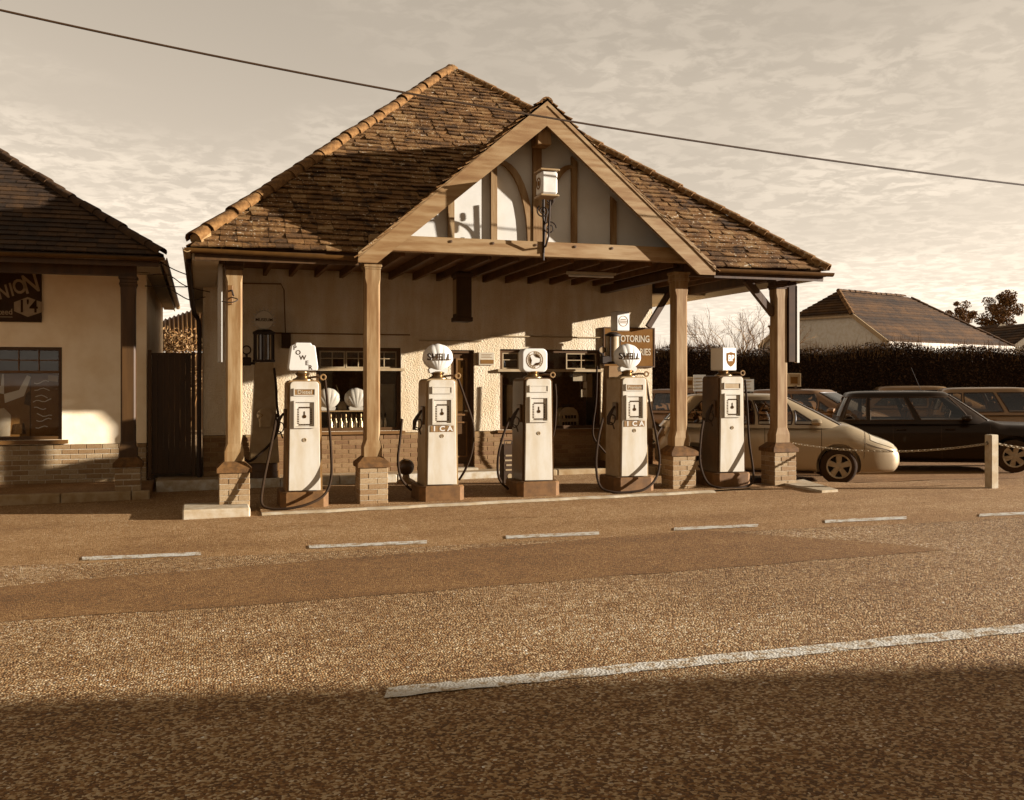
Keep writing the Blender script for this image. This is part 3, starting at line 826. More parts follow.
# --- columns
COLS = []
def column(px, pier_bottom, top, dark_shaft=False, body=garage, Yc=12.9, name='column', shaft='timber', pw=.36, lbl=None):
    X = P(px, 0, Yc).x; g = gz(X, Yc); c = part(name, body)
    if lbl: c['label'] = lbl
    h = pw / 2; ph = .495 if Yc < 14 else .33
    z0 = g; zp = g + ph if Yc < 14 else .055 + .33
    if Yc > 14: z0 = .05
    m = MB(); m.box(X - h + .001, X + h - .001, Yc - h + .001, Yc + h - .001, z0 - .1, zp); m.build('mortar', 'mortar', c)
    nc = int(round((zp - z0) / .075)); cs = (zp - z0) / nc
    brick_face(c, (X - h, Yc - h, 0), (1, 0, 0), pw, (0, -1, 0), nc, z0, course=cs)
    brick_face(c, (X - h, Yc + h, 0), (0, -1, 0), pw, (-1, 0, 0), nc, z0, start=1, course=cs)
    brick_face(c, (X + h, Yc - h, 0), (0, 1, 0), pw, (1, 0, 0), nc, z0, start=1, course=cs)
    k = h + .03; m = MB()
    vs = []
    for z, q in ((zp + .001, k), (zp + .055, k), (zp + .135, .125)): vs += [(X - q, Yc - q, z), (X + q, Yc - q, z), (X + q, Yc + q, z), (X - q, Yc + q, z)]
    m.add(vs, [(3, 2, 1, 0), (8, 9, 10, 11)] + [(i * 4 + j, i * 4 + (j + 1) % 4, i * 4 + 4 + (j + 1) % 4, i * 4 + 4 + j) for i in range(2) for j in range(4)])
    m.build('pier_cap', 'stone_cap', c)
    m = MB(); zb = zp + .136
    def sec(q, ch, z): return [(X - q + ch, Yc - q, z), (X + q - ch, Yc - q, z), (X + q, Yc - q + ch, z), (X + q, Yc + q - ch, z), (X + q - ch, Yc + q, z), (X - q + ch, Yc + q, z), (X - q, Yc + q - ch, z), (X - q, Yc - q + ch, z)]
    vs = []
    for q, ch, z in ((.118, .003, zb), (.118, .003, zb + .12), (.098, .022, zb + .22), (.098, .022, top - .3), (.10, .004, top - .22), (.10, .004, top)): vs += sec(q, ch, z)
    m.add(vs, [tuple(range(7, -1, -1)), tuple(range(40, 48))] + [(i * 8 + j, i * 8 + (j + 1) % 8, i * 8 + 8 + (j + 1) % 8, i * 8 + 8 + j) for i in range(5) for j in range(8)])
    m.build('shaft', shaft, c)
    COLS.append((X, Yc, c)); return X, c
def capital(X, Yc, c, z, mat='timber'):
    m = MB()
    for q, a, d in ((.108, -.06, -.035), (.118, -.034, .0), (.11, .001, .05), (.125, .051, .09)): m.cbox(X - q, X + q, Yc - q, Yc + q, z + a, z + d, .004)
    m.build('capital', mat, c)
X1c, c1 = column(234, 512, 3.12); X2c, c2 = column(371.5, 501, 3.14); X3c, c3 = column(678.5, 488, 3.10); X4c, c4 = column(778.5, 484, 3.10)
capital(X2c, 12.9, c2, 3.10); capital(X3c, 12.9, c3, 3.06); capital(X1c, 12.9, c1, 3.03, 'dark_timber'); capital(X4c, 12.9, c4, 3.01, 'dark_timber')
m = MB(); m.bar((X4c - .55, 12.9, 3.08), (X4c - .09, 12.9, 2.58), .085, .10); m.build('brace', 'dark_timber', can)
# --- gable
gab = part('gable', garage)
YB = 12.36
for sgn in (-1, 1):
    a = Vector((GC + sgn * (GH + .05), 0, GLO - .09)); pk = Vector((GC, 0, GPK - .04)); d = (pk - a).normalized()
    n = Vector((sgn * d.z * (1 if sgn > 0 else 1), 0, 0)); nr = Vector((d.z, 0, -d.x)) * (1 if d.x > 0 else -1)
    if nr.z > 0: nr = -nr
    wv = .235 / abs(Vector((0, 0, 1)).dot(nr)) if abs(nr.z) > .01 else .2
    top_a = a + Vector((0, 0, .10)); pts = [(top_a.x, top_a.z), (pk.x, pk.z), (pk.x, pk.z - wv), (top_a.x, top_a.z - wv)]
    # cut level at the foot
    zf = GLO - .10; t0 = (zf - (top_a.z - wv)) / (pk.z - top_a.z); xf = top_a.x + (pk.x - top_a.x) * t0
    pts = [(top_a.x, top_a.z), (pk.x, pk.z), (pk.x, pk.z - wv), (xf, zf), (top_a.x, zf)]
    m = MB(); m.prism(pts, YB, YB + .05); m.build('bargeboard', 'timber_beam', gab)
    m = MB(); off = .06
    pts2 = [(top_a.x - sgn * -.0, top_a.z + .012), (pk.x, pk.z + .012), (pk.x, pk.z + .012 - off), (top_a.x, top_a.z + .012 - off)]
    m.prism(pts2, YB - .012, YB - .001); m.build('verge_strip', 'timber_beam', gab)
TY = 12.80                                             # plane of the timbers
tz0, tz1 = 3.25, 3.45
m = MB(); m.cbox(GC - GH + .12, GC + GH - .12, 12.50, 12.64, tz0, tz1, .006); m.build('tie_beam', 'timber_beam', gab)
def under(x, drop): return GPK - GS * abs(x - GC) - drop
m = MB(); m.prism([(GC - GH + .2, tz1 - .05), (GC + GH - .2, tz1 - .05), (GC, under(GC, .12))], TY, TY + .04); m.build('plaster_panel', 'gable_plaster', gab)
m = MB(); m.box(GC - GH + .1, GC + GH - .1, 12.645, 12.98, tz1 - .06, tz1 - .03); m.build('beam_ledge', 'timber_beam', gab)
def stud(px, w=.085):
    x = P(px, 0, 12.72).x; m = MB(); h = w / 2
    z = under(x, .25); z2 = under(x + (h if x > GC else -h), .2); z1_ = under(x - (h if x > GC else -h), .2)
    lo_, hi_ = (z1_, z2) if x > GC else (z2, z1_)
    m.prism([(x - h, tz1 - .02), (x + h, tz1 - .02), (x + h, hi_ if x < GC else z2), (x - h, lo_ if x < GC else z1_)], 12.755, TY - .001); m.build('stud', 'timber', gab)
for px in (452, 495, 575.5, 615): stud(px)
m = MB(); xk = P(538, 0, 12.72).x; m.box(xk - .06, xk + .06, 12.735, TY - .001, tz1 - .02, GPK - .35); m.build('king_post', 'timber', gab)
m = MB(); m.cbox(xk - .10, xk + .10, 12.45, 12.72, 4.74, 5.10, .01); m.build('post_head', 'timber', gab)
for sgn, px_t in ((-1, 502), (1, 571)):
    xt = P(px_t, 0, 12.72).x; m = MB(); N = 10; ins, ou = [], []
    for i in range(N + 1):
        t = i / N; xx = xt + (xk + sgn * .07 - xt) * (t ** .62 if True else t); zz = tz1 + (4.60 - tz1) * (1 - t) ** 1.15
        xx = xt + (xk + sgn * .05 - xt) * sin(t * pi / 2); zz = tz1 - .02 + (4.58 - tz1) * cos(t * pi / 2) ** .9
        d = Vector((xk - xt, 0)).normalized() if False else None
        ins.append((xx - sgn * .0, zz)); ou.append((xx + sgn * .085, zz - .03 if i < N else zz))
    m = MB()
    vs = [(x, y, z) for y in (12.75, TY - .001) for x, z in ins + ou]; k = N + 1
    fs = []
    for i in range(N):
        fs += [(i, i + 1, k + i + 1, k + i), (2*k + i, 3*k + i, 3*k + i + 1, 2*k + i + 1), (i, 2*k + i, 2*k + i + 1, i + 1), (k + i, k + i + 1, 3*k + i + 1, 3*k + i)]
    fs += [(0, k, 3*k, 2*k), (N, 2*k + N, 3*k + N, k + N)]
    m.add(vs, fs); m.build('curved_brace', 'timber', gab)
for px in (451, 493, 536, 575, 612):                       # pegs
    x = P(px, 0, 12.5).x; m = MB(); m.lathe([(.018, 0), (.018, .012), (.0, .014)], 8, Matrix.Translation((x, 12.50, 3.40)) @ Matrix.Rotation(pi / 2, 4, 'X')); m.build('peg', 'dark_timber', gab)
# lantern on a scrolled bracket in the gable
lt = empty('gable_lantern', (xk + .06, 12.3, 3.3), 'white box lantern on a scrolled iron bracket in the garage gable', 'lantern')
q = P(546, 184, 12.05); lz = q.z
m = MB(); m.cbox(q.x - .10, q.x + .12, 11.93, 12.17, lz - .15, lz + .15, .025); m.build('lamp_box', 'lamp_box', lt)
m = MB(); m.cbox(q.x - .12, q.x + .14, 11.91, 12.19, lz + .151, lz + .175, .006); m.cbox(q.x - .115, q.x + .135, 11.915, 12.185, lz - .175, lz - .151, .006); m.build('lamp_cap', 'enamel_tan', lt)
m = MB()
m.lathe([(.035, 0), (.035, .004)], 16, Matrix.Translation((q.x - .101, 12.05, lz)) @ Matrix.Rotation(-pi / 2, 4, 'Y')); m.tube([(q.x - .102, 12.05 + .07 * cos(i / 14 * 2 * pi), lz + .07 * sin(i / 14 * 2 * pi)) for i in range(14)], .008, 6, True); m.build('emblem', 'print_mid', lt)
m = MB()
m.tube([(xk, 12.63, 3.36), (xk, 12.40, 3.38), (xk + .01, 12.32, 3.5), (xk + .02, 12.28, 4.05)], .014)
m.tube(spline([(xk, 12.48, 3.30), (xk + .02, 12.46, 3.75), (xk + .06, 12.3, 3.98), (q.x, 12.1, lz - .16)]), .013)
m.tube([(xk, 12.5, 3.2), (xk, 12.49, 4.1)], .016)
m.build('bracket', 'black_iron', lt, smooth=True)
m = MB()
def scroll(c, r, turns, ph, plane):
    o = []
    for i in range(28):
        t = i / 27; a = ph + turns * 2 * pi * t; rr = r * (1 - .8 * t)
        u, v = rr * cos(a), rr * sin(a)
        o.append(Vector(c) + Vector((u * plane[0], u * plane[1], v)))
    return o
for cx_, cz, r, ph in ((.05, 3.62, .095, 0), (-.04, 3.84, .085, 2.2), (.06, 3.99, .06, 4.0)):
    m.tube(scroll((xk + cx_, 12.40, cz), r, 1.7, ph, (.97, -.2)), .010, 6)
m.tube(scroll((xk + .55, 12.25, 3.86), .15, 1.7, 1.0, (1, .2)), .011, 6) if False else None
m.build('scrollwork', 'black_iron', lt, smooth=True)

# --- signs and fittings hung on the garage
def board_on(name, label, px0, px1, py0, py1, Y, th, mat, cat='sign'):
    a = P(px0, py1, Y); c = P(px1, py0, Y); e = empty(name, ((a.x + c.x) / 2, Y, a.z), label, cat)
    m = MB(); m.cbox(a.x, c.x, Y - th, Y, a.z, c.z, .004); m.build('board', mat, e); return e, a, c
e, a, c = board_on('wall_sign', 'dark rectangular sign with pale capital lettering on the white wall behind the pumps', 604, 653, 329, 366, WY - .012, .03, 'sign_brown')
m = MB(); m.frame(a.x - .02, c.x + .02, a.z - .02, c.z + .02, WY - .05, WY - .014, .021); m.build('frame', 'frame_dark', e)
hh = c.z - a.z
lettering('lettering', 'MOTORING', .165, 'print_light', e, (P(648.6, 0, WY).x, WY - .045, a.z + hh * .72), .003, local=False, width=.74, align='RIGHT')
lettering('lettering', 'MEMORIES', .165, 'print_light', e, (P(649.8, 0, WY).x, WY - .045, a.z + hh * .37), .003, local=False, width=.74, align='RIGHT')
e, a, c = board_on('wall_notice', 'small white notice on the garage wall between door and right window', 478.5, 494, 352.5, 365, WY - .012, .015, 'globe_cream')
m = MB(); m.box(a.x + .03, c.x - .01, WY - .030, WY - .0275, a.z + .02, a.z + .09); m.build('printed_band', 'print_mid', e)
m = MB()
for k in range(3): m.box(a.x + .05, c.x - .04 - .03 * (k % 2), WY - .030, WY - .0275, a.z + .125 + k * .024, a.z + .132 + k * .024)
m.build('printed_lines', 'print_mid', e)
m = MB(); m.box(a.x - .03, a.x - .008, WY - .03, WY - .012, a.z, c.z); m.build('side_strip', 'print_dark', e)
# dark hanging box in the canopy
q = P(460, 272, 14.6); e = empty('hanging_box', (q.x, 14.6, 2.5), 'tall dark box sign hanging from the canopy ceiling in front of the wall', 'sign')
z0 = P(460, 322, 14.6).z
m = MB(); m.cbox(q.x - .085, q.x + .145, 14.45, 14.72, z0 + .02, CZ - .12, .012); m.build('case', 'sign_dark', e)
m = MB(); m.box(q.x - .09, q.x - .086, 14.49, 14.68, z0 + .12, CZ - .24); m.build('side_panel', 'enamel_tan', e)
for za, zb_ in ((z0, z0 + .07), (CZ - .2, CZ - .14)):
    m = MB(); m.cbox(q.x - .105, q.x + .16, 14.43, 14.74, za, zb_, .01); m.build('end_cap', 'sign_dark', e)
# fluorescent fitting
a = P(567, 272, 14.0); c = P(615, 268, 14.0)
e = empty('strip_light', (a.x, 14, 3.2), 'unlit pale strip light fixed under the canopy rafters', 'light')
m = MB(); m.cbox(a.x, c.x, 13.95, 14.05, CZ - .16, CZ - .118, .006); m.build('fitting', 'soffit', e)
m = MB(); m.tube([(a.x + .03, 14, CZ - .18), (c.x - .03, 14, CZ - .18)], .018); m.build('tube', 'globe_white', e, smooth=True)
# conduits along the wall
for k, (xa, xb, yy) in enumerate(((270, 410, 333), (419, 481, 340.5), (490, 607, 336))):
    a = P(xa, yy, WY - .02); c = P(xb, yy, WY - .02)
    m = MB(); m.tube([a, (c.x, c.y, a.z)], .011, 6); m.build('conduit', 'frame_pale' if k else 'frame_mid', garage, smooth=True)
m = MB(); a = P(285, 290, WY - .02)
m.tube([P(228, 283, WY - .02), P(281, 284, WY - .02), P(284, 290, WY - .02), P(285, 320, WY - .02), P(286, 345, WY - .02)], .010, 6); m.build('conduit', 'frame_mid', garage, smooth=True)
q = P(286, 342, WY - .03); m = MB(); m.cbox(q.x - .07, q.x + .07, WY - .1, WY - .003, q.z - .1, q.z + .14, .01); m.build('junction_box', 'sign_dark', garage)
# edge-on boards on the outer columns
a = P(790, 362, 12.84); c = P(790, 282, 12.84)
e = empty('hanging_board', (a.x, 12.84, a.z), 'narrow dark board, sun on its edge drawn as a white strip, hung on the rightmost canopy column', 'sign')
m = MB(); m.cbox(X4c + .101, X4c + .235, 12.78, 12.84, a.z, c.z, .004); m.build('board', 'sign_dark', e)
m = MB(); m.box(X4c + .236, X4c + .275, 12.77, 12.85, a.z - .01, c.z - .06); m.build('sunlit_edge', 'globe_white', e)  # sunlight on the board's edge, put in as a white strip
a = P(220, 362, 13.1); c = P(220, 264, 13.1)
e = empty('hanging_board', (a.x, 13.1, a.z), 'narrow white board hung behind the leftmost canopy column', 'sign')
m = MB(); m.box(a.x - .022, a.x + .03, 13.08, 13.5, a.z, c.z); m.build('board', 'globe_white', e)
# wire bracket on the left column
e = empty('wire_bracket', (X1c, 12.78, 2.5), 'small iron wire bracket screwed to the leftmost canopy column', 'bracket')
q = P(230, 295, 12.79); m = MB(); m.cbox(q.x - .03, q.x + .03, 12.77, 12.80, q.z - .12, q.z + .12, .004); m.build('plate', 'frame_mid', e)
m = MB(); m.tube(spline([(q.x + .02, 12.765, q.z - .03), (q.x + .09, 12.70, q.z - .06), (q.x + .02, 12.66, q.z - .1), (q.x - .1, 12.68, q.z - .09)]), .007, 6); m.tube([(q.x, 12.765, q.z + .05), (q.x + .02, 12.70, q.z + .05), (q.x + .04, 12.69, q.z - .02)], .012, 6); m.build('hook', 'black_iron', e, smooth=True)
# ------------------------------------------------------------ shop window displays
def shell_globe(name_parent, s=1.0, text=True, mat='globe_white', base=True):
    """scallop globe: local, foot at z=0"""
    m = MB(); cx, cz = 0, .205 * s
    NU, NV = 120, 18
    def fn(u, v, sgn):
        a = u * 2 * pi; r = v
        # outline: fan, narrowed towards the foot
        ox = sin(a); oz = -cos(a)
        nar = 1 - .22 * max(0, -oz) ** 2
        X = .205 * s * r * ox * nar; Z = .185 * s * r * oz
        th = .105 * s * sqrt(max(0, 1 - r ** 2.4))
        ang = atan2(X, Z + .21 * s)
        rib = abs(cos(ang * 11))
        dep = th * (1 - .0) + .007 * s * rib * sstep((Z / s + .16) / .2) * (1 if r > .05 else 1)
        sc = 1 + .022 * rib * (r ** 6)
        return Vector((X * sc, sgn * dep, Z * sc + cz))
    for sgn in (-1, 1): m.grid(lambda u, v: fn(u, v, sgn), NU, NV)
    g = m.build('globe', mat, name_parent, True, smooth=True, sharp=60)
    m = MB(); m.prism([(-.115 * s, -.0), (.115 * s, -.0), (.13 * s, .05 * s), (.09 * s, .08 * s), (-.09 * s, .08 * s), (-.13 * s, .05 * s)], -.055 * s, .055 * s); m.build('globe_foot', mat, name_parent, True)
    return fn
def in_window(name, label, cat, x, y, Y, group=None):
    p = P(x, y, Y); return empty(name, p, label, cat, group)
SHZ = P(360, 410, WY + .35).z
m = MB(); m.box(W1[0] + .06, W1[1] - .32, WY + .13, WY + .5, SHZ - .02, SHZ); e = empty('display_shelf', (W1[0] + .5, WY + .3, SHZ - .03), 'wooden shelf across the left garage window', 'shelf'); m.build('board', 'shelf_wood', e)
for px, lab in ((328, 'white scallop shell globe on the window shelf nearest the tall cream-globed diesel pump'), (356, 'white scallop shell globe on the window shelf beside the second canopy column')):
    e = empty('display_globe', (P(px, 0, WY + .25).x, WY + .25, SHZ + .002), lab, 'globe', 'spare globes in the left window'); shell_globe(e, .93, False)
q = P(342, 0, WY + .4).x; e = empty('display_tin', (q, WY + .4, SHZ), 'small oil tin between the two globes on the window shelf', 'tin')
m = MB(); m.cbox(q - .07, q + .07, WY + .33, WY + .47, SHZ + .002, SHZ + .15, .01); m.build('body', 'frame_pale', e); m = MB(); m.tube([(q, WY + .4, SHZ + .15), (q - .02, WY + .4, SHZ + .2), (q - .1, WY + .38, SHZ + .42)], [.02, .012, .006]); m.build('spout', 'brass', e, smooth=True)
e = empty('display_backdrop', (W1[0] + .6, WY + .62, W1[2]), 'pale backing panel behind the bottles in the left window', 'panel')
m = MB(); m.box(W1[0] + .3, W1[1] - .34, WY + .58, WY + .6, W1[2] + .0, SHZ - .05); m.build('board', 'frame_pale', e)
bm_ = MB(); bm_.lathe([(.0, 0), (.036, 0), (.038, .02), (.038, .15), (.014, .2), (.014, .245), (.018, .25), (.018, .265), (0, .265)], 10)
first = None
for i in range(12):
    x = W1[0] + .26 + i * .082
    e = empty('oil_bottle', (x, WY + .20 + .02 * (i % 2), W1[2] - .018), 'clear oil bottle in the row under the left window shelf', 'bottle', 'oil bottles in the left window')
    if first is None: first = bm_.build('glass', 'steel', e, True, smooth=True)
    else: c = first.copy(); link(c); c.parent = e
    mm = MB(); mm.lathe([(.0185, .235), (.0195, .27), (.004, .31), (0, .31)], 8); mm.build('pourer', 'print_dark' if i % 3 else 'brass', e, True, smooth=True)
a = P(381, 436, WY + .62); c = P(395, 384, WY + .62)
e = empty('display_cabinet', (a.x, WY + .7, W1[2]), 'pale panelled cabinet at the right end of the left window', 'cabinet')
m = MB(); m.cbox(a.x, c.x, WY + .62, WY + .9, W1[2] - .018, c.z, .01); m.build('carcass', 'cabinet', e)
m = MB(); m.frame(a.x + .03, c.x - .03, W1[2] + .03, c.z - .16, WY + .605, WY + .619, .025); m.build('door_frame', 'cabinet', e); m = MB(); m.frame(a.x + .03, c.x - .03, c.z - .14, c.z - .03, WY + .607, WY + .619, .02); m.build('drawer_front', 'cabinet', e)
# right window: notices, till, pale pillar
for (x0, x1, y0, y1, lab) in ((573, 586, 373.5, 381, 'white paper notice high in the right garage window'), (583, 587, 381.5, 388.5, 'narrow white paper strip below the notice in the right window'), (581, 587, 389.5, 397, 'small square white paper under the strip in the right window'),):
    a = P(x0, y1, WY + .12); c = P(x1, y0, WY + .12); e = empty('paper_notice', (a.x, WY + .12, a.z), lab, 'notice'); m = MB(); m.box(a.x, c.x, WY + .112, WY + .118, a.z, c.z); m.build('sheet', 'globe_cream', e)
a = P(586.5, 397, WY + .2); c = P(592, 374, WY + .2); e = empty('poster', (a.x, WY + .2, a.z), 'brown poster beside the papers in the right window', 'poster'); m = MB(); m.box(a.x, c.x, WY + .19, WY + .2, a.z, c.z); m.build('sheet', 'frame_pale', e)
a = P(556, 428, WY + .4); c = P(575.5, 403, WY + .4); w = c.x - a.x; cx = (a.x + c.x) / 2
e = empty('cash_register', (cx, WY + .4, a.z), 'old ornate cash register with rows of keys in the right window', 'cash register')
m = MB(); m.prism([(cx - w / 2, W2[2] - .018), (cx + w / 2, W2[2] - .018), (cx + w / 2, a.z + .22), (cx + w * .42, a.z + .31), (cx + w * .25, a.z + .36), (cx, a.z + .375), (cx - w * .25, a.z + .36), (cx - w * .42, a.z + .31), (cx - w / 2, a.z + .22)], WY + .25, WY + .52); m.build('case', 'frame_pale', e)
for r in range(2):
    for k in range(5): m = MB(); m.cbox(cx - .125 + k * .055, cx - .095 + k * .055, WY + .215, WY + .249, a.z + .06 + r * .115, a.z + .115 + r * .115, .005); m.build('key', 'print_dark', e)
m = MB(); m.cbox(cx - .1, cx + .12, WY + .3, WY + .42, a.z + .376, a.z + .42, .01); m.build('top_flag', 'sign_dark', e)
a = P(506, 428, WY + .3); c = P(518, 385, WY + .3); e = empty('display_cabinet', (a.x, WY + .4, W2[2]), 'pale upright cabinet at the left end of the right window', 'cabinet'); m = MB(); m.cbox(a.x, c.x, WY + .26, WY + .5, W2[2] - .018, c.z, .01); m.build('carcass', 'frame_pale', e); m = MB(); m.box(a.x + .1, c.x - .02, WY + .25, WY + .259, a.z + .3, c.z - .03); m.build('card', 'globe_cream', e)

# ------------------------------------------------------------ left shop building
LY = 16.25
lx1 = P(146.5, 0, LY).x
shop = empty('shop', (-4, LY, 0), 'rendered shop with dark plain-tiled roof at the left edge of the picture', 'shop')
WL = (-4.6, P(62, 0, LY).x, P(30, 440, LY).z, P(30, 347, LY).z)
LPZ = .63
weld(wall_holes(-9, lx1, LPZ, 3.6, LY, .22, [(WL[0], WL[1], max(WL[2], LPZ), WL[3])]).build('wall', 'render', shop))
m = MB(); m.box(lx1 - .22, lx1, LY + .221, 23.4, -.1, 3.5); m.box(-9, lx1 - .221, 23.18, 23.4, -.1, 3.5); m.box(-9, -8.78, LY + .221, 23.17, -.1, 3.5); m.build('side_wall', 'render', shop)
pl = part('brick_plinth', shop)
m = MB(); m.box(-9, lx1 - .006, LY - .029, LY + .2, -.1, LPZ - .006); m.build('mortar', 'mortar', pl)
bx0 = -4.9
brick_face(pl, (bx0, LY - .03, 0), (1, 0, 0), lx1 - bx0, (0, -1, 0), 8, .03)
brick_face(pl, (lx1, LY - .02, 0), (0, 1, 0), 1.6, (1, 0, 0), 8, .03, start=1)
w = part('window', shop)
x0, x1, z0, z1 = WL; y = LY + .06
m = MB(); m.frame(x0, x1, z0, z1, y - .04, y + .04, .05); m.build('frame', 'frame_dark', w)
m = MB(); m.box(x0 - .05, x1 + .09, LY - .08, LY + .02, z0 - .06, z0 - .003); m.build('sill', 'frame_mid', w)
m = MB(); tr = P(30, 372, LY).z; m.box(x0 + .051, x1 - .051, y - .03, y + .03, tr - .02, tr + .02)
k = x1 - .05; zc_ = (tr + z1) / 2 - .01
while k > x0 + .2: m.box(k - .28, k - .265, y - .02, y + .02, tr + .021, z1 - .051); k -= .275
m.box(x0 + .051, x1 - .051, y - .016, y + .016, zc_ - .008, zc_ + .008)
m.build('glazing_bars', 'frame_mid', w)
m = MB(); pane(m, x0 + .04, x1 - .04, z0 + .04, z1 - .04, y + .004); m.build('pane', 'window_glass', w)
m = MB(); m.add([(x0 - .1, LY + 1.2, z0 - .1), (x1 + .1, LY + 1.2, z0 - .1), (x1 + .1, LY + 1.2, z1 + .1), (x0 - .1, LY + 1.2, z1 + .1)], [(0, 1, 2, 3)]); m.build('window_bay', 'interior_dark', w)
# painted posters leaning inside the window
def poly_img(m, px, Y, th=.006):
    pts = [P(x, y, Y) for x, y in px]; m.prism([(p.x, p.z) for p in pts], Y - th, Y)
YP = LY + .20
e = empty('window_poster', P(44, 438, YP), 'dark painted poster with pale scrawled lines at the right of the shop window', 'poster')
m = MB(); poly_img(m, [(31, 437), (59, 437), (59, 374), (31, 374)], YP); m.build('sheet', 'sign_brown', e)
m = MB(); rs = random.Random(3)
for k in range(8):
    yy = 383 + k * 6.3; xa = 33 + rs.uniform(0, 4); 
    pts = [P(xa + i * 3, yy + 1.2 * sin(i * 1.3 + k) + i * .35 * ((k % 3) - 1), YP - .012) for i in range(int(rs.uniform(5, 8)))]
    m.tube(pts, .008, 4)
m.build('scrawled_line', 'globe_white', e)
m = MB(); poly_img(m, [(48, 381), (58, 382), (58, 375.5), (48, 375)], YP - .009, .003); m.build('price_card', 'frame_pale', e)
e = empty('window_poster', P(14, 438, YP + .03), 'painted poster with pale angular shapes at the left of the shop window', 'poster')
m = MB(); poly_img(m, [(-34, 437), (30, 437), (30, 374), (-34, 374)], YP + .03); m.build('sheet', 'print_mid', e)
m = MB(); poly_img(m, [(5, 403), (24, 396), (31, 377), (27, 375), (19, 390), (4, 394)], YP + .02); poly_img(m, [(-20, 390), (4, 394), (4, 374), (2, 374), (1, 386), (-20, 380)], YP + .019); m.build('pale_shape', 'globe_white', e)
m = MB(); poly_img(m, [(-10, 437), (10, 436), (11, 415), (4, 408), (-10, 410)], YP + .018); m.build('pale_shape', 'print_light', e)
m = MB(); poly_img(m, [(24, 404), (31, 406), (31, 390), (26, 394)], YP + .017); poly_img(m, [(13, 434), (26, 434), (24, 423), (15, 424)], YP + .017); m.build('dark_shape', 'print_dark', e)
# enamel sign with arched lettering
YS = LY - .035
a = P(-128, 319.5, YS); c = P(41.5, 271.5, YS)
e = empty('enamel_sign', (c.x - .9, YS, a.z), 'dark enamel price sign with arched lettering and pale hexagon on the shop wall', 'sign')
m = MB(); m.cbox(a.x, c.x, YS - .01, YS + .03, a.z, c.z, .003); m.build('plate', 'sign_dark', e)
for ch, x, y, rt, sz in (('D', -118, 297, 0, .36), ('O', -99, 301, 0, .36), ('M', -77, 303, 0, .36), ('I', -59, 304, 0, .36), ('N', -42, 303, 0, .36), ('N', 3.2, 292.6, .24, .27), ('I', 11.6, 290.2, .24, .27), ('O', 19.4, 287.2, .26, .30), ('N', 31, 284.4, .26, .39)):
    if ch == 'N' and x == -42: continue
    lettering('lettering', ch, sz, 'frame_pale', e, P(x, y, YS - .013), .007, rt, local=False, width=.74)
hx = P(28, 307, YS)
m = MB(); m.prism([(hx.x + .2 * cx_, hx.z + .148 * cz_) for cx_, cz_ in ((-.93, .45), (0, 1), (.96, .5), (.96, -.5), (.0, -1), (-.93, -.45))], YS - .016, YS - .011); m.build('hexagon', 'frame_pale', e)
lettering('lettering', "1'4", .26, 'print_dark', e, (hx.x - .0, YS - .018, hx.z), .004, .0, local=False, width=.9)
lettering('lettering', 'guaranteed', .12, 'frame_pale', e, P(12.6, 312, YS - .012), .002, .03, local=False, align='RIGHT', width=.9)
m = MB(); a2 = P(-40, 316.2, YS - .012); c2_ = P(12.5, 316, YS - .012); m.box(a2.x, c2_.x, YS - .014, YS - .011, a2.z - .004, a2.z + .006); m.build('underline', 'frame_pale', e)
# roof
SX1, SY0, SZ = -.52, 14.55, 3.34
SA = Vector((-5.2, 19.5, 6.75)); SX0 = -10; SY1 = 24.2
rf = part('roof', shop)
c0, c1_ = Vector((SX0, SY0, SZ)), Vector((SX1, SY0, SZ)); sb = Vector((SX1, SY1, SZ)); s0 = Vector((SX0, SY1, SZ)); SA2 = Vector((SX0, SA.y, SA.z))
hd = Vector((-.93, .99, 0)); 
m = MB(); m.add([c0, c1_, SA, SA2, sb, s0], [(0, 1, 2, 3), (1, 4, 2), (4, 5, 3, 2)]); m.build('roof_deck', 'interior_dark', rf)
sv = Vector((0, SA.y - SY0, SA.z - SZ)); sl = sv.length; sv /= sl
t = tiles((SX0 + 3.5, SY0, SZ), (1, 0, 0), sv, lambda h: 0, lambda h: (SX1 - SX0 - 3.5) - (SX1 - SA.x) / sl * h, sl, .14, .25, .014, .002, lift=.024); t.build('roof_tiles', 'plain_tile', rf, kind='stuff')
sv = Vector((SA.x - SX1, 0, SA.z - SZ)); sl = sv.length; sv /= sl
t = tiles(c1_, (0, 1, 0), sv, lambda h: (SA.y - SY0) / sl * h, lambda h: (SY1 - SY0) - (SY1 - SA.y) / sl * h, sl, .14, .25, .014, .002, lift=.024); t.build('roof_tiles', 'plain_tile', rf, kind='stuff')
half_tiles(rf, c1_ + Vector((.02, -.02, .01)), SA, .3, .075, 'plain_tile')
ev = part('eaves', shop)
m = MB(); m.box(SX0, SX1 - .02, SY0 + .02, SY0 + .045, SZ - .17, SZ - .02); m.build('fascia', 'dark_timber', ev)
m = MB(); gutter(m, (SX0, SY0 - .035, SZ - .05), (SX1 + .06, SY0 - .035, SZ - .05)); m.build('gutter', 'gutter_paint', ev, smooth=True)
m = MB(); m.box(SX1 - .045, SX1 - .02, SY0 + .05, SY1, SZ - .15, SZ - .02); m.build('fascia', 'soffit', ev)
m = MB(); gutter(m, (SX1 + .035, SY0 - .07, SZ - .05), (SX1 + .035, SY1, SZ - .05)); m.build('gutter', 'gutter_light', ev, smooth=True)
m = MB(); m.box(SX0, SX1 - .046, SY0 + .046, LY - .002, SZ - .12, SZ - .10); m.box(lx1 + .001, SX1 - .046, LY - .001, SY1, SZ - .12, SZ - .10); m.build('soffit', 'soffit', ev)
m = MB(); m.box(SX0, -.85, 14.83, 14.97, SZ - .28, SZ - .125); m.build('eave_beam', 'dark_timber', shop)
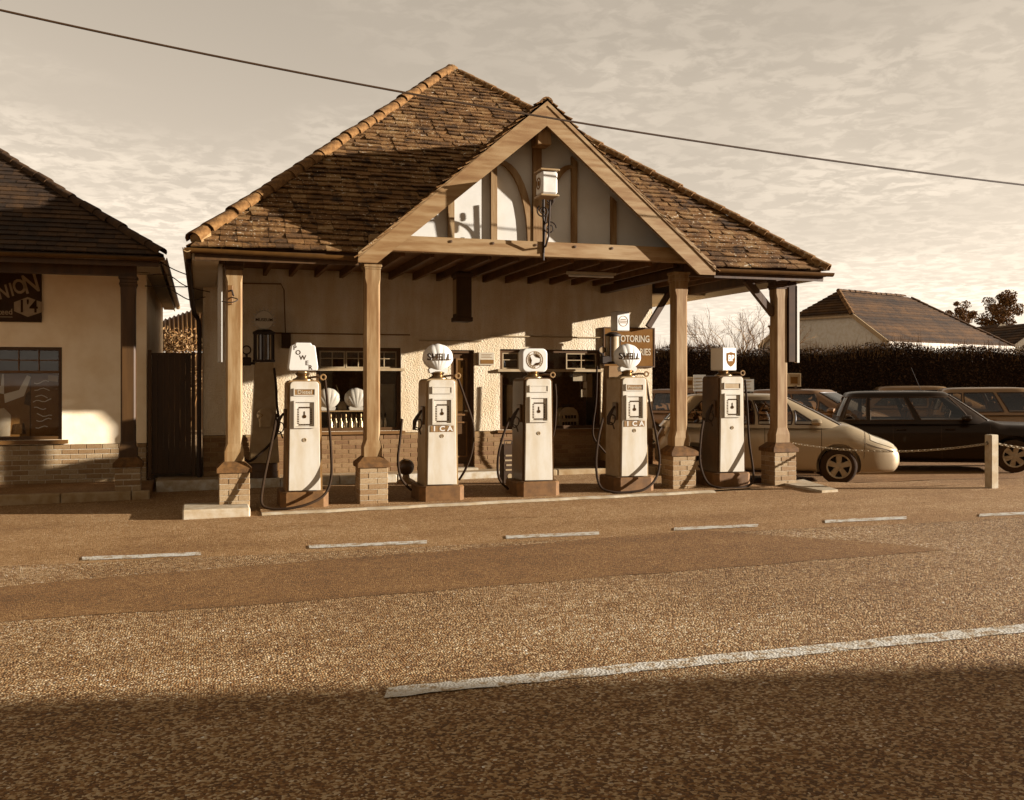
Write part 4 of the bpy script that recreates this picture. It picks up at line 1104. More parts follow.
Xs, cs = column(128.5, 490, SZ - .28, body=shop, Yc=14.9, shaft='dark_timber', pw=.33)
capital(Xs, 14.9, cs, SZ - .38, 'dark_timber')
# ------------------------------------------------------------ gate, wires and yard behind
gx0 = lx1 + .02; gx1 = wx0 - .12; gzt = P(176, 353, 16.2).z
gate = empty('yard_gate', ((gx0 + gx1) / 2, 16.2, .12), 'dark boarded gate closing the passage between shop and garage', 'gate')
n = 7; bw_ = (gx1 - gx0 - .12) / n
for i in range(n): m = MB(); m.cbox(gx0 + .06 + i * bw_ + .0005, gx0 + .06 + (i + 1) * bw_ - .0005, 16.20 + .003 * (i % 2), 16.225, .15, gzt - .03, .003); m.build('board', 'gate_paint', gate)
m = MB(); m.box(gx0, gx0 + .055, 16.17, 16.24, .09, gzt + .04); m.box(gx1 - .055, gx1, 16.17, 16.24, .09, gzt + .02); m.build('post', 'dark_timber', gate)
m = MB(); m.box(gx0 + .056, gx1 - .056, 16.19, 16.235, gzt - .029, gzt); m.build('top_rail', 'gate_paint', gate)
for k, pts in enumerate((((148, 275), (168, 275), (186, 286), (210, 292)), ((145, 286), (187, 287)), ((160, 262), (175, 270), (188, 275)), ((172, 290), (190, 300), (205, 297)))):
    a = [P(x, y, 14.6 + i * .4) for i, (x, y) in enumerate(pts)]
    e = empty('service_wire', a[0], ('sagging black service wire between shop eave and garage, uppermost strand', 'straight black rod between shop wall and garage gutter', 'thin slack wire from the shop gutter corner', 'lowest slack wire below the garage gutter')[k], 'wire')
    m = MB(); m.tube(spline(a, 6), .008, 5); m.build('strand', 'cable', e)
a = [P(40, 256, 14.7), P(80, 262, 14.8), P(118, 270, 15.2), P(150, 273, 15.6)]
e = empty('service_wire', a[0], 'thin wire slanting across the shop front under the eave', 'wire'); m = MB(); m.tube(spline(a, 6), .005, 5); m.build('strand', 'cable', e)
# shed with corrugated roof and a bush, seen over the gate
sh = empty('shed', (P(182, 0, 34).x, 34, 0), 'distant shed with ribbed sheet roof seen over the passage gate', 'shed')
a = P(150, 340, 34); 
L0, L1 = P(120, 352, 34), P(215, 352, 34); T0, T1 = P(150, 326, 37), P(215, 300, 37)
m = MB(); N = 44
vs = []
for i in range(N + 1):
    t = i / N; dz = .07 if i % 2 else 0
    lo_ = L0.lerp(L1, t); hi_ = P(120 + 95 * t, 336 - 33 * t, 37); vs += [lo_ + Vector((0, -dz, dz)), hi_ + Vector((0, -dz, dz))]
m.add(vs, [(2*i, 2*i + 2, 2*i + 3, 2*i + 1) for i in range(N)]); m.build('ribbed_roof', 'frame_mid', sh)
m = MB(); m.box(L0.x, L1.x, 34.1, 37, -.3, L0.z); m.build('wall', 'dark_timber', sh)
def leaves(m, centre, rad, n, size, rnd, squash=1.):
    for _ in range(n):
        while True:
            p = Vector((rnd.uniform(-1, 1), rnd.uniform(-1, 1), rnd.uniform(-1, 1)))
            if .25 < p.length < 1: break
        p = Vector((p.x * rad[0], p.y * rad[1], p.z * rad[2])) + Vector(centre)
        leaf(m, p, size * rnd.uniform(.6, 1.3), rnd)
def leaf(m, p, s, rnd):
    a = Vector((rnd.uniform(-1, 1), rnd.uniform(-1, 1), rnd.uniform(-1, 1))).normalized(); c = a.orthogonal().normalized()
    c = Matrix.Rotation(rnd.uniform(0, 6.28), 3, a) @ c; d = a.cross(c)
    m.add([p - c * s, p + d * s * .42, p + c * s, p - d * s * .42], [(0, 1, 2, 3)])
rnd = random.Random(11)
bs = empty('bush', (P(182, 0, 27).x, 27, 0), 'pale leafy bush showing just above the passage gate', 'bush')
m = MB(); q = P(181, 350, 27)
for k in range(9): leaves(m, (q.x + rnd.uniform(-.8, .8), 27 + rnd.uniform(-.5, .5), q.z + rnd.uniform(-.9, .25)), (.45, .45, .4), 260, .05, rnd)
m.build('foliage', 'bush_leaf', bs)
m = MB()
for k in range(6): m.tube([(q.x + k * .05 - .1, 27, 0), (q.x + (k - 2.5) * .25, 27, q.z)], [.03, .01], 5)
m.build('stems', 'tree_bark', bs)
# ------------------------------------------------------------ petrol pumps
PY = 12.92
def torus(m, c, R, r, ax=(1, 0, 0), ay=(0, 0, 1), n=18, k=6):
    ax = Vector(ax); ay = Vector(ay); return m.tube([Vector(c) + ax * (R * cos(i / n * 2 * pi)) + ay * (R * sin(i / n * 2 * pi)) for i in range(n)], r, k, True)
def pump(px, label, side, globe, plate=None, plate_mat='enamel', ica=False, hose_r=(), hose_l=(), plinth='plinth_paint', dial_hand=.5):
    X = P(px, 0, PY - .3).x; g = gz(X, PY) + .03
    e = empty('petrol_pump', (X, PY, g), label, 'petrol pump', 'petrol pumps in a row under the canopy')
    S = lambda m, n, mat, par=e, **k: m.build(n, mat, par, True, **k)
    h = .20
    m = MB(); o = [(-.30, -.30 + .07), (-.30 + .07, -.30), (.30 - .07, -.30), (.30, -.23), (.30, .3), (-.30, .3)]
    n = len(o); vs = [(x, y, z) for z, k in ((-.06, 1), (h - .02, 1), (h, .955)) for x, y in [(a * k, c * k) for a, c in o]]
    m.add(vs, [tuple(range(n - 1, -1, -1)), tuple(range(2 * n, 3 * n))] + [(i * n + j, i * n + (j + 1) % n, (i + 1) * n + (j + 1) % n, (i + 1) * n + j) for i in range(2) for j in range(n)]); S(m, 'plinth', plinth)
    H = 1.60
    def outline(w0, w1, z0, z1, r): 
        p = [(-w0 / 2, z0), (w0 / 2, z0)]
        for i in range(6): a = i / 5 * pi / 2; p.append((w1 / 2 - r + r * cos(a), z1 - r + r * sin(a)))
        for i in range(6): a = pi / 2 + i / 5 * pi / 2; p.append((-w1 / 2 + r + r * cos(a), z1 - r + r * sin(a)))
        return p
    m = MB(); m.prism(outline(.455, .415, h + .001, H, .06), -.215, .25); S(m, 'body', side, smooth=True, sharp=35)
    # front panel with two openings cut in steps: frame pieces around the dial well and name well
    m = MB(); m.prism(outline(.395, .355, h + .012, H - .015, .045), -.25, -.216); fp = S(m, 'front_panel', 'enamel', smooth=True, sharp=35)
    bv = fp.modifiers.new('soft_edge', 'BEVEL'); bv.width = .006; bv.segments = 2; bv.limit_method = 'ANGLE'
    # dial well
    z0, z1, x0, x1 = 1.00, 1.345, -.135, .135
    m = MB(); m.frame(x0, x1, z0, z1, -.276, -.251, .02); S(m, 'dial_surround', 'enamel')
    m = MB(); m.box(x0 + .0225, x1 - .0225, -.2560, -.2515, z0 + .0225, z1 - .0225); dl = S(m, 'dial_face', 'enamel')
    m = MB(); cz = 1.15; 
    for k in range(9):
        for sx in (-1, 1):
            zz = cz - .088 + k * .022; m.box(sx * .079 - .009, sx * .079 + .009, -.2595, -.2562, zz - .0065, zz + .0065)
    for k in range(7):
        for sz in (-1, 1):
            xx = -.063 + k * .021; m.box(xx - .0065, xx + .0065, -.2595, -.2562, cz + sz * .108 - .009, cz + sz * .108 + .009)
    m.build('dial_marks', 'print_dark', dl, True)
    m = MB(); m.lathe([(0, 0), (.022, 0), (.022, .005), (0, .006)], 14, Matrix.Translation((0, -.2562, cz - .005)) @ Matrix.Rotation(pi / 2, 4, 'X')); m.box(-.0035, .0035, -.2615, -.2582, cz, cz + .06, Matrix.Rotation(0, 4, 'Y')); m.build('dial_hand', 'print_dark', dl, True)
    # name plate
    m = MB(); m.frame(-.135, .135, 1.405, 1.50, -.264, -.251, .012); S(m, 'name_frame', 'enamel')
    m = MB(); m.box(-.1228, .1228, -.2575, -.2515, 1.4175, 1.4875); npl = S(m, 'name_plate', plate_mat)
    if plate: lettering('lettering', plate, .072 if len(plate) < 7 else .058, 'print_light', npl, (0, -.2585, 1.452), .0006)
    if ica:
        for k, ch in enumerate('ICA'):
            m = MB(); cx = -.105 + k * .105; m.box(cx - .05, cx + .05, -.2565, -.2515, .905, .985); t_ = S(m, 'letter_plate', 'enamel_brown'); lettering('lettering', ch, .092, 'globe_white', t_, (cx, -.2575, .944), .003, width=1.15)
    m = MB(); torus(m, (0, -.2525, .85), .022, .004); m.box(-.003, .003, -.256, -.2515, .84, .862); S(m, 'badge', 'frame_pale')
    # neck and globe seat
    m = MB(); m.lathe([(.13, H - .012), (.13, H + .01), (.085, H + .035), (.07, H + .05), (.085, H + .07), (.10, H + .085), (.07, H + .1), (.07, H + (.125 if globe == 'power' else .101)), (0, H + (.126 if globe == 'power' else .102))], 20); S(m, 'neck', 'brass' if globe != 'bp' else 'enamel_brown', smooth=True)
    ge = bpy.data.objects.new('globe', None); link(ge); ge.parent = e; gh_ = H + (.125 if globe == 'power' else .075); ge.location = (0, 0, gh_); WM[ge] = WM[e] @ Matrix.Translation((0, 0, gh_))
    if globe == 'shell':
        fn = shell_globe(ge)
        def warp(v):
            r = min(.97, sqrt((v.x / .205) ** 2 + ((v.z - .205) / .185) ** 2))
            return Vector((v.x, v.y - (.105 * sqrt(max(0, 1 - r ** 2.4)) + .007 * abs(cos(atan2(v.x, v.z - .205 + .21) * 11)) + .009), v.z))
        lettering('lettering', 'SHELL', .128, 'print_dark', ge, (0.0, 0, .212), .0012, 0, warp=warp, width=.98)
    elif globe == 'power':
        o = [(-.175, 0), (.175, 0), (.185, .03), (.185, .055), (.150, .31), (.135, .325), (.105, .328), (.095, .355), (-.095, .355), (-.105, .328), (-.135, .325), (-.150, .31), (-.185, .055), (-.185, .03)]
        m = MB(); m.prism(o, -.10, .10); g_ = m.build('glass', 'globe_white', ge, True); b_ = g_.modifiers.new('soft_edge', 'BEVEL'); b_.width = .012; b_.segments = 2
        for ch, x, z in (('P', -.105, .275), ('O', -.065, .215), ('W', -.008, .150), ('E', .045, .082), ('R', .088, .025)): lettering('lettering', ch, .082, 'print_dark', ge, (x, -.1015, z + .012), .001, extrude=.0008)
    elif globe == 'round':
        m = MB(); m.prism(rrect(.37, .325, .07, 5, 0, .165), -.085, .085); g_ = m.build('glass', 'globe_white', ge, True, smooth=True, sharp=30); b_ = g_.modifiers.new('soft_edge', 'BEVEL'); b_.width = .02; b_.segments = 3; b_.limit_method = 'ANGLE'
        m = MB(); torus(m, (0, -.086, .17), .118, .004, n=30); torus(m, (0, -.086, .17), .086, .004, n=30)
        for k in range(22):
            a = k / 22 * 2 * pi
            if k % 11 < 9: m.box(-.006, .006, -.090, -.0865, .092, .112, Matrix.Translation((0, 0, .17)) @ Matrix.Rotation(a, 4, 'Y'))
        m.build('emblem_ring', 'enamel_tan', ge, True)
        m = MB()
        for a0 in (.3, 2.5, 4.4):
            pts = []
            for i in range(9): a = a0 + i / 8 * 1.5; pts.append((.078 * cos(a), .17 + .078 * sin(a)))
            for i in range(9): a = a0 + 1.5 - i / 8 * 1.5; rr = .078 - .034 * sin(i / 8 * pi); pts.append((rr * cos(a), .17 + rr * sin(a)))
            m.prism(pts[:-1] if False else pts, -.090, -.0865)
        m.build('emblem', 'print_dark', ge, True)
    elif globe == 'box':
        ge.rotation_euler = (0, 0, .20)
        m = MB(); m.cbox(-.135, .135, -.135, .135, 0, .335, .012); m.build('glass', 'globe_white', ge, True)
        sh_ = [(-.083, .255), (-.083, .155), (-.07, .11), (-.035, .075), (0, .055), (.035, .075), (.07, .11), (.083, .155), (.083, .255), (.04, .262), (0, .27), (-.04, .262)]
        m = MB(); m.prism([(x + .022, z) for x, z in sh_], -.1385, -.1355); sd_ = m.build('shield', 'sign_brown', ge, True)
        lettering('lettering', 'BP', .125, 'globe_white', ge, (.022, -.1405, .178), .003, width=.86)
    # swing arm and hoses, traced where they hang
    wmi = WM[e].inverted()
    m = MB(); m.tube([(.05, 0, H + .03), (.16, -.05, H + .045), (.215, -.12, H + .04)], .014); torus(m, (.245, -.12, H + .04), .032, .012); S(m, 'swing_arm', 'enamel_brown', smooth=True)
    def path(l): return [wmi @ P(x, y, Y) for x, y, Y in l]
    if hose_r: m = MB(); m.tube(spline(path(hose_r), 7), .017, 8); S(m, 'hose', 'rubber', smooth=True)
    if hose_l: m = MB(); m.tube(spline(path(hose_l), 7), .017, 8); S(m, 'hose', 'rubber', smooth=True)
    # nozzle hung on the left flank
    nz = (-.27, -.14, 1.02)
    m = MB(); m.tube([(-.215, -.1, 1.20), (-.26, -.12, 1.17), (-.31, -.14, 1.10), (-.345, -.15, 1.04), (-.355, -.15, .93)], [.012, .016, .026, .03, .02]); torus(m, (-.30, -.15, 1.0), .05, .008, (1, 0, 0), (.2, 0, 1.4)); m.tube([(-.34, -.15, .97), (-.29, -.15, .95), (-.26, -.14, .87)], .009, 6); S(m, 'nozzle', 'black_iron', smooth=True)
    m = MB(); m.cbox(-.245, -.213, -.17, -.03, 1.0, 1.24, .008); S(m, 'nozzle_holder', 'enamel_dark')
    return e
F_ = 12.55
pump(305, 'white-faced diesel pump with a tall stepped white globe lettered diagonally', 'enamel_brown', 'power', 'Diesel', 'enamel_brown',
     hose_r=[(325, 380, 12.8), (328, 410, 12.72), (331, 450, 12.66), (331, 478, 12.6), (325, 494, 12.52), (311, 503, 12.46), (292, 508, 12.46), (273, 509, 12.5), (262, 504, 12.55), (263, 485, 12.6), (270, 450, 12.66), (275, 425, 12.72), (276.5, 414, 12.77)])
pump(443, 'pump with scallop globe and letter plates, second from the left, white swing hose', 'enamel_tan', 'shell', None, 'enamel', True,
     hose_r=[(458, 379, 12.85), (464, 396, 12.85), (473, 425, 12.85), (472, 450, 12.9), (466, 468, 12.95), (459, 480, 13.0)], hose_l=[(402, 419, 12.77), (400, 440, 12.72), (398, 460, 12.7), (401, 478, 12.72), (411, 490, 12.85)])
pump(540, 'pump with rounded square globe bearing a dark ring emblem, middle of the row', 'enamel_dark', 'round', None, 'enamel',
     hose_r=[(555, 384, 12.85), (556, 400, 12.85), (555, 424, 12.87), (553, 436, 12.92)], hose_l=[(510, 418, 12.77), (503, 436, 12.72), (498, 458, 12.7), (499, 478, 12.75), (508, 489, 12.9)])
pump(636, 'pump with scallop globe and letter plates in front of the lettered wall sign', 'enamel_tan', 'shell', 'Premium', 'enamel_brown', True,
     hose_r=[(646, 380, 12.8), (650, 405, 12.72), (656, 435, 12.66), (659.5, 460, 12.6), (656, 478, 12.5), (645, 489, 12.45), (630, 492, 12.46), (612, 492, 12.5), (600, 486, 12.6), (596, 465, 12.7), (598, 440, 12.72), (603, 418, 12.77)])
pump(734, 'pump with white cubic globe bearing a shield, rightmost of the row', 'enamel_dark', 'box', None, 'frame_pale',
     hose_r=[(745, 380, 12.8), (747, 405, 12.72), (749, 440, 12.66), (753, 470, 12.55), (752, 483, 12.48), (738, 488, 12.45), (720, 488, 12.48), (707, 482, 12.6), (700, 462, 12.7), (701, 436, 12.72), (704, 418, 12.77)])

# older pumps against the wall
def old_pump_left():
    Y = 15.72; q = P(264, 0, Y); e = empty('vintage_pump', (q.x, Y, .105), 'tall tapered hand pump with glass cylinder and round toothed disc by the wall', 'petrol pump')
    z = lambda py: P(264, py, Y).z
    S = lambda m, n, mat, **k: m.build(n, mat, e, **k)
    m = MB(); m.lathe([(0, .106), (.235, .106), (.235, .2), (.225, .21), (.225, z(463)), (.21, z(462)), (0, z(462))], 24, Matrix.Translation((q.x, Y, 0))); S(m, 'drum_base', 'enamel_dark', smooth=True)
    vs = []; 
    for py, w in ((462, .215), (445, .20), (363, .135)): zz = z(py) + .002; vs += [(q.x - w, Y - w, zz), (q.x + w, Y - w, zz), (q.x + w, Y + w, zz), (q.x - w, Y + w, zz)]
    m = MB(); m.add(vs, [(3, 2, 1, 0), (8, 9, 10, 11)] + [(i * 4 + j, i * 4 + (j + 1) % 4, i * 4 + 4 + (j + 1) % 4, i * 4 + 4 + j) for i in range(2) for j in range(4)]); S(m, 'column', 'enamel_tan')
    za, zb = z(362), z(333); m = MB(); m.lathe([(0, za), (.17, za), (.17, za + .035), (0, za + .036)], 16, Matrix.Translation((q.x, Y, 0))); m.lathe([(0, zb - .02), (.17, zb - .02), (.17, zb + .015), (.10, zb + .05), (0, zb + .052)], 16, Matrix.Translation((q.x, Y, 0)))
    for k in range(6): a = k / 6 * 2 * pi + .3; m.tube([(q.x + .155 * cos(a), Y + .155 * sin(a), za), (q.x + .155 * cos(a), Y + .155 * sin(a), zb)], .013, 6)
    S(m, 'cage', 'black_iron', smooth=True)
    m = MB(); m.lathe([(0, za + .04), (.09, za + .04), (.09, zb - .03), (0, zb - .03)], 16, Matrix.Translation((q.x, Y, 0))); S(m, 'glass_cylinder', 'car_glass', smooth=True)
    m = MB(); zc = z(320); m.lathe([(0, -.03), (.14, -.03), (.15, 0), (.14, .03), (0, .03)], 26, Matrix.Translation((q.x, Y, zc)) @ Matrix.Rotation(pi / 2, 4, 'X'))
    for k in range(18): a = k / 18 * 2 * pi; m.box(-.012, .012, -.02, .02, .14, .185, Matrix.Translation((q.x, Y, zc)) @ Matrix.Rotation(a, 4, 'Y'))
    S(m, 'disc', 'globe_cream', smooth=True)
    lettering('lettering', 'MUSEUM', .066, 'print_dark', e, (q.x, Y - .033, zc), .0012, local=False)
    m = MB(); d = P(246.5, 350, Y); torus(m, d, .062, .012); m.tube([(d.x, Y, d.z - .07), (d.x, Y, d.z - .2), (q.x - .1, Y, d.z - .21)], .02, 6); m.cbox(d.x - .07, d.x + .07, Y - .06, Y + .06, d.z - .24, d.z - .11, .015); S(m, 'gauge', 'black_iron', smooth=True)
    m = MB(); m.lathe([(0, 0), (.052, 0), (.052, .006), (0, .006)], 16, Matrix.Translation((d.x, Y, d.z)) @ Matrix.Rotation(pi / 2, 4, 'X')); S(m, 'gauge_face', 'cabinet')
    # shaped plaque with a chevron
    zp = z(416); yp = Y - .20; m = MB(); pts = []
    for i in range(15): a = -pi * .22 + i / 14 * pi * 1.44; pts.append((q.x + .12 * cos(a), zp + .02 + .11 * sin(a)))
    pts += [(q.x - .085, zp - .16), (q.x + .085, zp - .16)]
    m.prism(pts, yp - .03, yp + .02); S(m, 'plaque', 'enamel_tan')
    m = MB(); m.bar((q.x - .09, yp - .033, zp + .06), (q.x - .03, yp - .033, zp + .02), .014); m.bar((q.x - .03, yp - .033, zp + .02), (q.x - .09, yp - .033, zp - .03), .014); S(m, 'chevron', 'print_mid')
    m = MB(); m.tube(spline([P(x, y, 15.42) for x, y in ((274, 368), (276, 385), (277, 405), (279, 425), (273, 440), (262, 452), (250, 461), (243, 458))], 6), .018); S(m, 'hose', 'rubber', smooth=True)
old_pump_left()
def old_pump_right():
    Y = 15.68; q = P(613, 0, Y); e = empty('vintage_pump', (q.x, Y, .1), 'dark vintage pump with small square globe and glass cylinder behind the Premium pump', 'petrol pump')
    z = lambda py: P(613, py, Y).z
    S = lambda m, n, mat, **k: m.build(n, mat, e, **k)
    m = MB(); m.cbox(q.x - .2, q.x + .2, Y - .2, Y + .2, .1005, .22, .02); S(m, 'plinth', 'enamel_dark')
    vs = []
    for zz, w in ((.221, .17), (z(366), .125)): vs += [(q.x - w, Y - w, zz), (q.x + w, Y - w, zz), (q.x + w, Y + w, zz), (q.x - w, Y + w, zz)]
    m = MB(); m.add(vs, [(3, 2, 1, 0), (4, 5, 6, 7)] + [(j, (j + 1) % 4, 4 + (j + 1) % 4, 4 + j) for j in range(4)]); S(m, 'column', 'enamel_brown')
    za, zb = z(364), z(335); m = MB(); m.lathe([(0, za), (.15, za), (.15, za + .04), (0, za + .041)], 16, Matrix.Translation((q.x, Y, 0))); m.lathe([(0, zb - .02), (.14, zb - .02), (.14, zb + .01), (.06, zb + .05), (0, zb + .051)], 16, Matrix.Translation((q.x, Y, 0)))
    for k in range(4): a = k / 4 * 2 * pi + .8; m.tube([(q.x + .13 * cos(a), Y + .13 * sin(a), za), (q.x + .13 * cos(a), Y + .13 * sin(a), zb)], .011, 6)
    S(m, 'cage', 'black_iron', smooth=True)
    m = MB(); m.lathe([(0, za + .045), (.115, za + .045), (.115, zb - .03), (0, zb - .03)], 16, Matrix.Translation((q.x, Y, 0))); S(m, 'glass_cylinder', 'frame_pale', smooth=True)
    zg = z(331); gq = P(620, 0, Y).x; rot = Matrix.Translation((gq, Y, zg)) @ Matrix.Rotation(.12, 4, 'Z')
    m = MB(); m.cbox(-.125, .125, -.11, .11, 0, .33, .012, rot); S(m, 'globe', 'globe_white')
    m = MB(); torus(m, rot @ Vector((0, -.112, .165)), .088, .004, (cos(.12), sin(.12), 0)); 
    for k, w in ((-.02, .06), (.0, .07), (.02, .05)): m.box(-w, w, -.115, -.1125, .165 + k * 1.4 - .006, .165 + k * 1.4 + .006, rot)
    S(m, 'emblem', 'print_mid')
    d = P(602, 350, Y - .05); m = MB(); torus(m, d, .055, .012); m.cbox(d.x - .02, d.x + .16, Y - .1, Y + .02, d.z - .24, d.z - .1, .015); m.tube([(d.x, Y - .05, d.z - .06), (d.x + .03, Y - .05, d.z - .18)], .02, 6); S(m, 'gauge', 'black_iron', smooth=True)
    m = MB(); m.lathe([(0, 0), (.047, 0), (.047, .006), (0, .006)], 16, Matrix.Translation(d) @ Matrix.Rotation(pi / 2, 4, 'X')); S(m, 'gauge_face', 'enamel_tan')
    m = MB(); m.tube(spline([P(x, y, 15.42) for x, y in ((597, 366), (596, 400), (593, 425), (594, 438), (603, 450), (609, 456))], 6), .017); S(m, 'hose', 'rubber', smooth=True)
old_pump_right()

# small things on the forecourt behind the pumps
q = P(406, 466, 15.2); e = empty('ball_weight', (q.x, 15.2, gz(q.x, 15.2)), 'dark shiny ball on a small foot behind the second pump hose', 'ball'); m = MB(); zb = q.z
m.lathe([(0, -.13)] + [(.13 * sin(i / 10 * pi), -.13 * cos(i / 10 * pi)) for i in range(1, 10)] + [(0, .13)], 20, Matrix.Translation((q.x, 15.2, gz(q.x, 15.2) + .26))); m.build('ball', 'enamel_dark', e, smooth=True)
m = MB(); m.lathe([(0, 0), (.15, 0), (.15, .04), (.06, .09), (.05, .15), (0, .151)], 18, Matrix.Translation((q.x, 15.2, gz(q.x, 15.2)))); m.build('foot', 'enamel_brown', e, smooth=True)
q = P(508, 468, 14.6); X = q.x; g = gz(X, 14.6)
e = empty('oil_can', (X, 14.6, g), 'dark oil can with pale printed label behind the middle pump', 'can'); z1 = P(508, 444, 14.6).z
m = MB(); m.cbox(X - .11, X + .11, 14.5, 14.7, g + .002, z1, .015); m.build('body', 'sign_dark', e)
m = MB()
for k, w in ((.7, .07), (.58, .08), (.46, .06), (.34, .07)): m.box(X - w, X + w, 14.494, 14.499, g + (z1 - g) * k, g + (z1 - g) * k + .025)
m.lathe([(0, 0), (.04, 0), (.04, .004), (0, .004)], 12, Matrix.Translation((X, 14.499, g + (z1 - g) * .2)) @ Matrix.Rotation(pi / 2, 4, 'X')); m.build('label', 'frame_pale', e)
m = MB(); m.tube([(X - .06, 14.6, z1), (X - .06, 14.6, z1 + .05), (X + .06, 14.6, z1 + .05), (X + .06, 14.6, z1)], .01, 6); m.build('handle', 'black_iron', e)
# ------------------------------------------------------------ cars
def make_car(label, loc, rz, paintm, spec, aerial=False, near=True):
    e = empty('parked_car', loc, label, 'car', 'cars parked beside the garage', rz[0]); e.rotation_euler = (0, rz[1], rz[0]); WM[e] = Matrix.Translation(Vector(loc)) @ Matrix.Rotation(rz[0], 4, 'Z') @ Matrix.Rotation(rz[1], 4, 'Y')
    L, rw, fw, H = spec['L'], spec['rw'], spec['fw'], spec['H']
    hw = spec.get('hw', .84); belt = spec['belt']; wr = .305
    S = lambda m, n, mat, par=e, **k: m.build(n, mat, par, True, **k)
    wx = [0, .06, .25, .7, L * .45, L - 1.0, L - .45, L - .16, L - .04, L]; ww = [.74, .84, .92, .985, 1.0, .99, .94, .85, .76, .68]
    tx = [0, .05, .18, spec['xr0'] + .1, spec['xf0'] - .1, spec['xf0'] + .10, L - .42, L - .16, L - .04, L]
    tz = [.62, .80, belt - .02, belt + .02, belt + .04, belt - .02, spec['hood'], spec['nose'] + .02, spec['nose'] - .07, spec['nose'] - .16]
    bx = [0, .12, .4, L - .55, L - .1, L]; bz = [.36, .27, .20, .19, .21, .30]
    def sec(x):
        w = hw * cat1(wx, ww, x); zt = cat1(tx, tz, x); zb = cat1(bx, bz, x); h = zt - zb
        return [(w * .80, zb), (w * .955, zb + .045), (w * .995, zb + .32 * h), (w * 1.0, zb + .58 * h), (w * .965, zb + .80 * h), (w * .83, zb + .955 * h), (w * .5, zt), (0, zt + .012)]
    def surf(x, v, sd, off=0.):
        s = sec(x); n = len(s) - 1; ks = [i / n for i in range(n + 1)]
        y = cat1(ks, [p[0] for p in s], v); z = cat1(ks, [p[1] for p in s], v)
        if off:
            y2 = cat1(ks, [p[0] for p in s], min(1, v + .02)); z2 = cat1(ks, [p[1] for p in s], min(1, v + .02)); y1 = cat1(ks, [p[0] for p in s], max(0, v - .02)); z1 = cat1(ks, [p[1] for p in s], max(0, v - .02))
            n_ = Vector((z2 - z1, -(y2 - y1))).normalized(); y += n_.x * off; z += n_.y * off
            if x > L - .5: x += off * (x - L + .5) * 2
        return Vector((x, sd * y, z))
    NX, NV = 64, 22; m = MB(); xs = [L * (.5 - .5 * cos(pi * i / NX)) for i in range(NX + 1)]
    vs = []
    for x in xs:
        ring = [surf(x, 1 - j / NV, -1) for j in range(NV + 1)][::-1]
        ring = [surf(x, j / NV, -1) for j in range(NV)] + [surf(x, 1, 1)] + [surf(x, 1 - j / NV, 1) for j in range(1, NV + 1)]
        vs += ring
    k = 2 * NV + 1; fs = [(i * k + j, i * k + (j + 1) % k, (i + 1) * k + (j + 1) % k, (i + 1) * k + j) for i in range(NX) for j in range(k)]
    fs += [tuple(range(k - 1, -1, -1)), tuple(NX * k + j for j in range(k))]
    m.add(vs, fs); body = S(m, 'body', paintm, smooth=True, sharp=50)
    # wheel arches are cut out of the shell
    cut = MB()
    for xw in (rw, fw):
        for sd in (-1, 1): cut.lathe([(.0, -.3), (.365, -.3), (.365, .3), (0, .3)], 28, Matrix.Translation((xw, sd * hw, wr + .015)) @ Matrix.Rotation(pi / 2, 4, 'X'))
    co = cut.build('cutter', 'car_trim', e, True)
    md = body.modifiers.new('arch', 'BOOLEAN'); md.operation = 'DIFFERENCE'; md.object = co; md.solver = 'EXACT'
    bpy.context.view_layer.update()
    me = bpy.data.meshes.new_from_object(body.evaluated_get(bpy.context.evaluated_depsgraph_get()))
    body.modifiers.clear(); body.data = me; bpy.data.objects.remove(co)
    if len(me.materials) > 1:
        pass
    # greenhouse
    gh = spec; z0 = belt - .03; z1 = H - .05
    def lev(t):
        xr = gh['xr0'] + (gh['xr1'] - gh['xr0']) * t; xf = gh['xf0'] + (gh['xf1'] - gh['xf0']) * t
        bow = sin(pi * t) * .025; b = hw * (.95 + (.70 - .95) * t) + bow
        return (xr + xf) / 2, (xf - xr) / 2 + bow * .6, b, z0 + (z1 - z0) * t
    EXN = 5.0
    def side_pt(kx, t, sd, off=0.):
        c, a, b, z = lev(t); y = b * (1 - min(.999, abs(kx)) ** EXN) ** (1 / EXN); return Vector((c + a * kx, sd * (y + off), z + off * .3))
    def end_pt(j, t, fr, off=0.):
        c, a, b, z = lev(t); x = a * (1 - min(.999, abs(j)) ** EXN) ** (1 / EXN); return Vector((c + fr * (x + off), b * j, z + off * .5))
    def sp_(c, p): return (1 if c >= 0 else -1) * abs(c) ** p
    KE = .90; JE = (1 - KE ** EXN) ** (1 / EXN); RT, RJ = (.10, .93), .78; BT, BJ = (.22, .88), .76
    def in_side(kx, t):
        for (ka, kb, ta, tb) in spec['wins']:
            v = (t - ta) / (tb - ta)
            if 0 < v < 1 and ka[0] + (ka[1] - ka[0]) * v < kx < kb[0] + (kb[1] - kb[0]) * v: return True
        return False
    m = MB(); NK, NT, NJ = 110, 22, 40
    def shell(fn, nu, nv, hole):
        g = MB(); g.grid(fn, nu, nv); k = 0; keep = []
        for i in range(nu):
            for j in range(nv):
                if not hole((i + .5) / nu, (j + .5) / nv): keep.append(g.f[k])
                k += 1
        m.add(g.v, keep)
    for sd in (-1, 1): shell(lambda u, v: side_pt(-KE + 2 * KE * u, v, sd), NK, NT, lambda u, v: in_side(-KE + 2 * KE * u, v))
    shell(lambda u, v: end_pt(-JE + 2 * JE * u, v, 1), NJ, NT, lambda u, v: abs(-JE + 2 * JE * u) < RJ and RT[0] < v < RT[1])
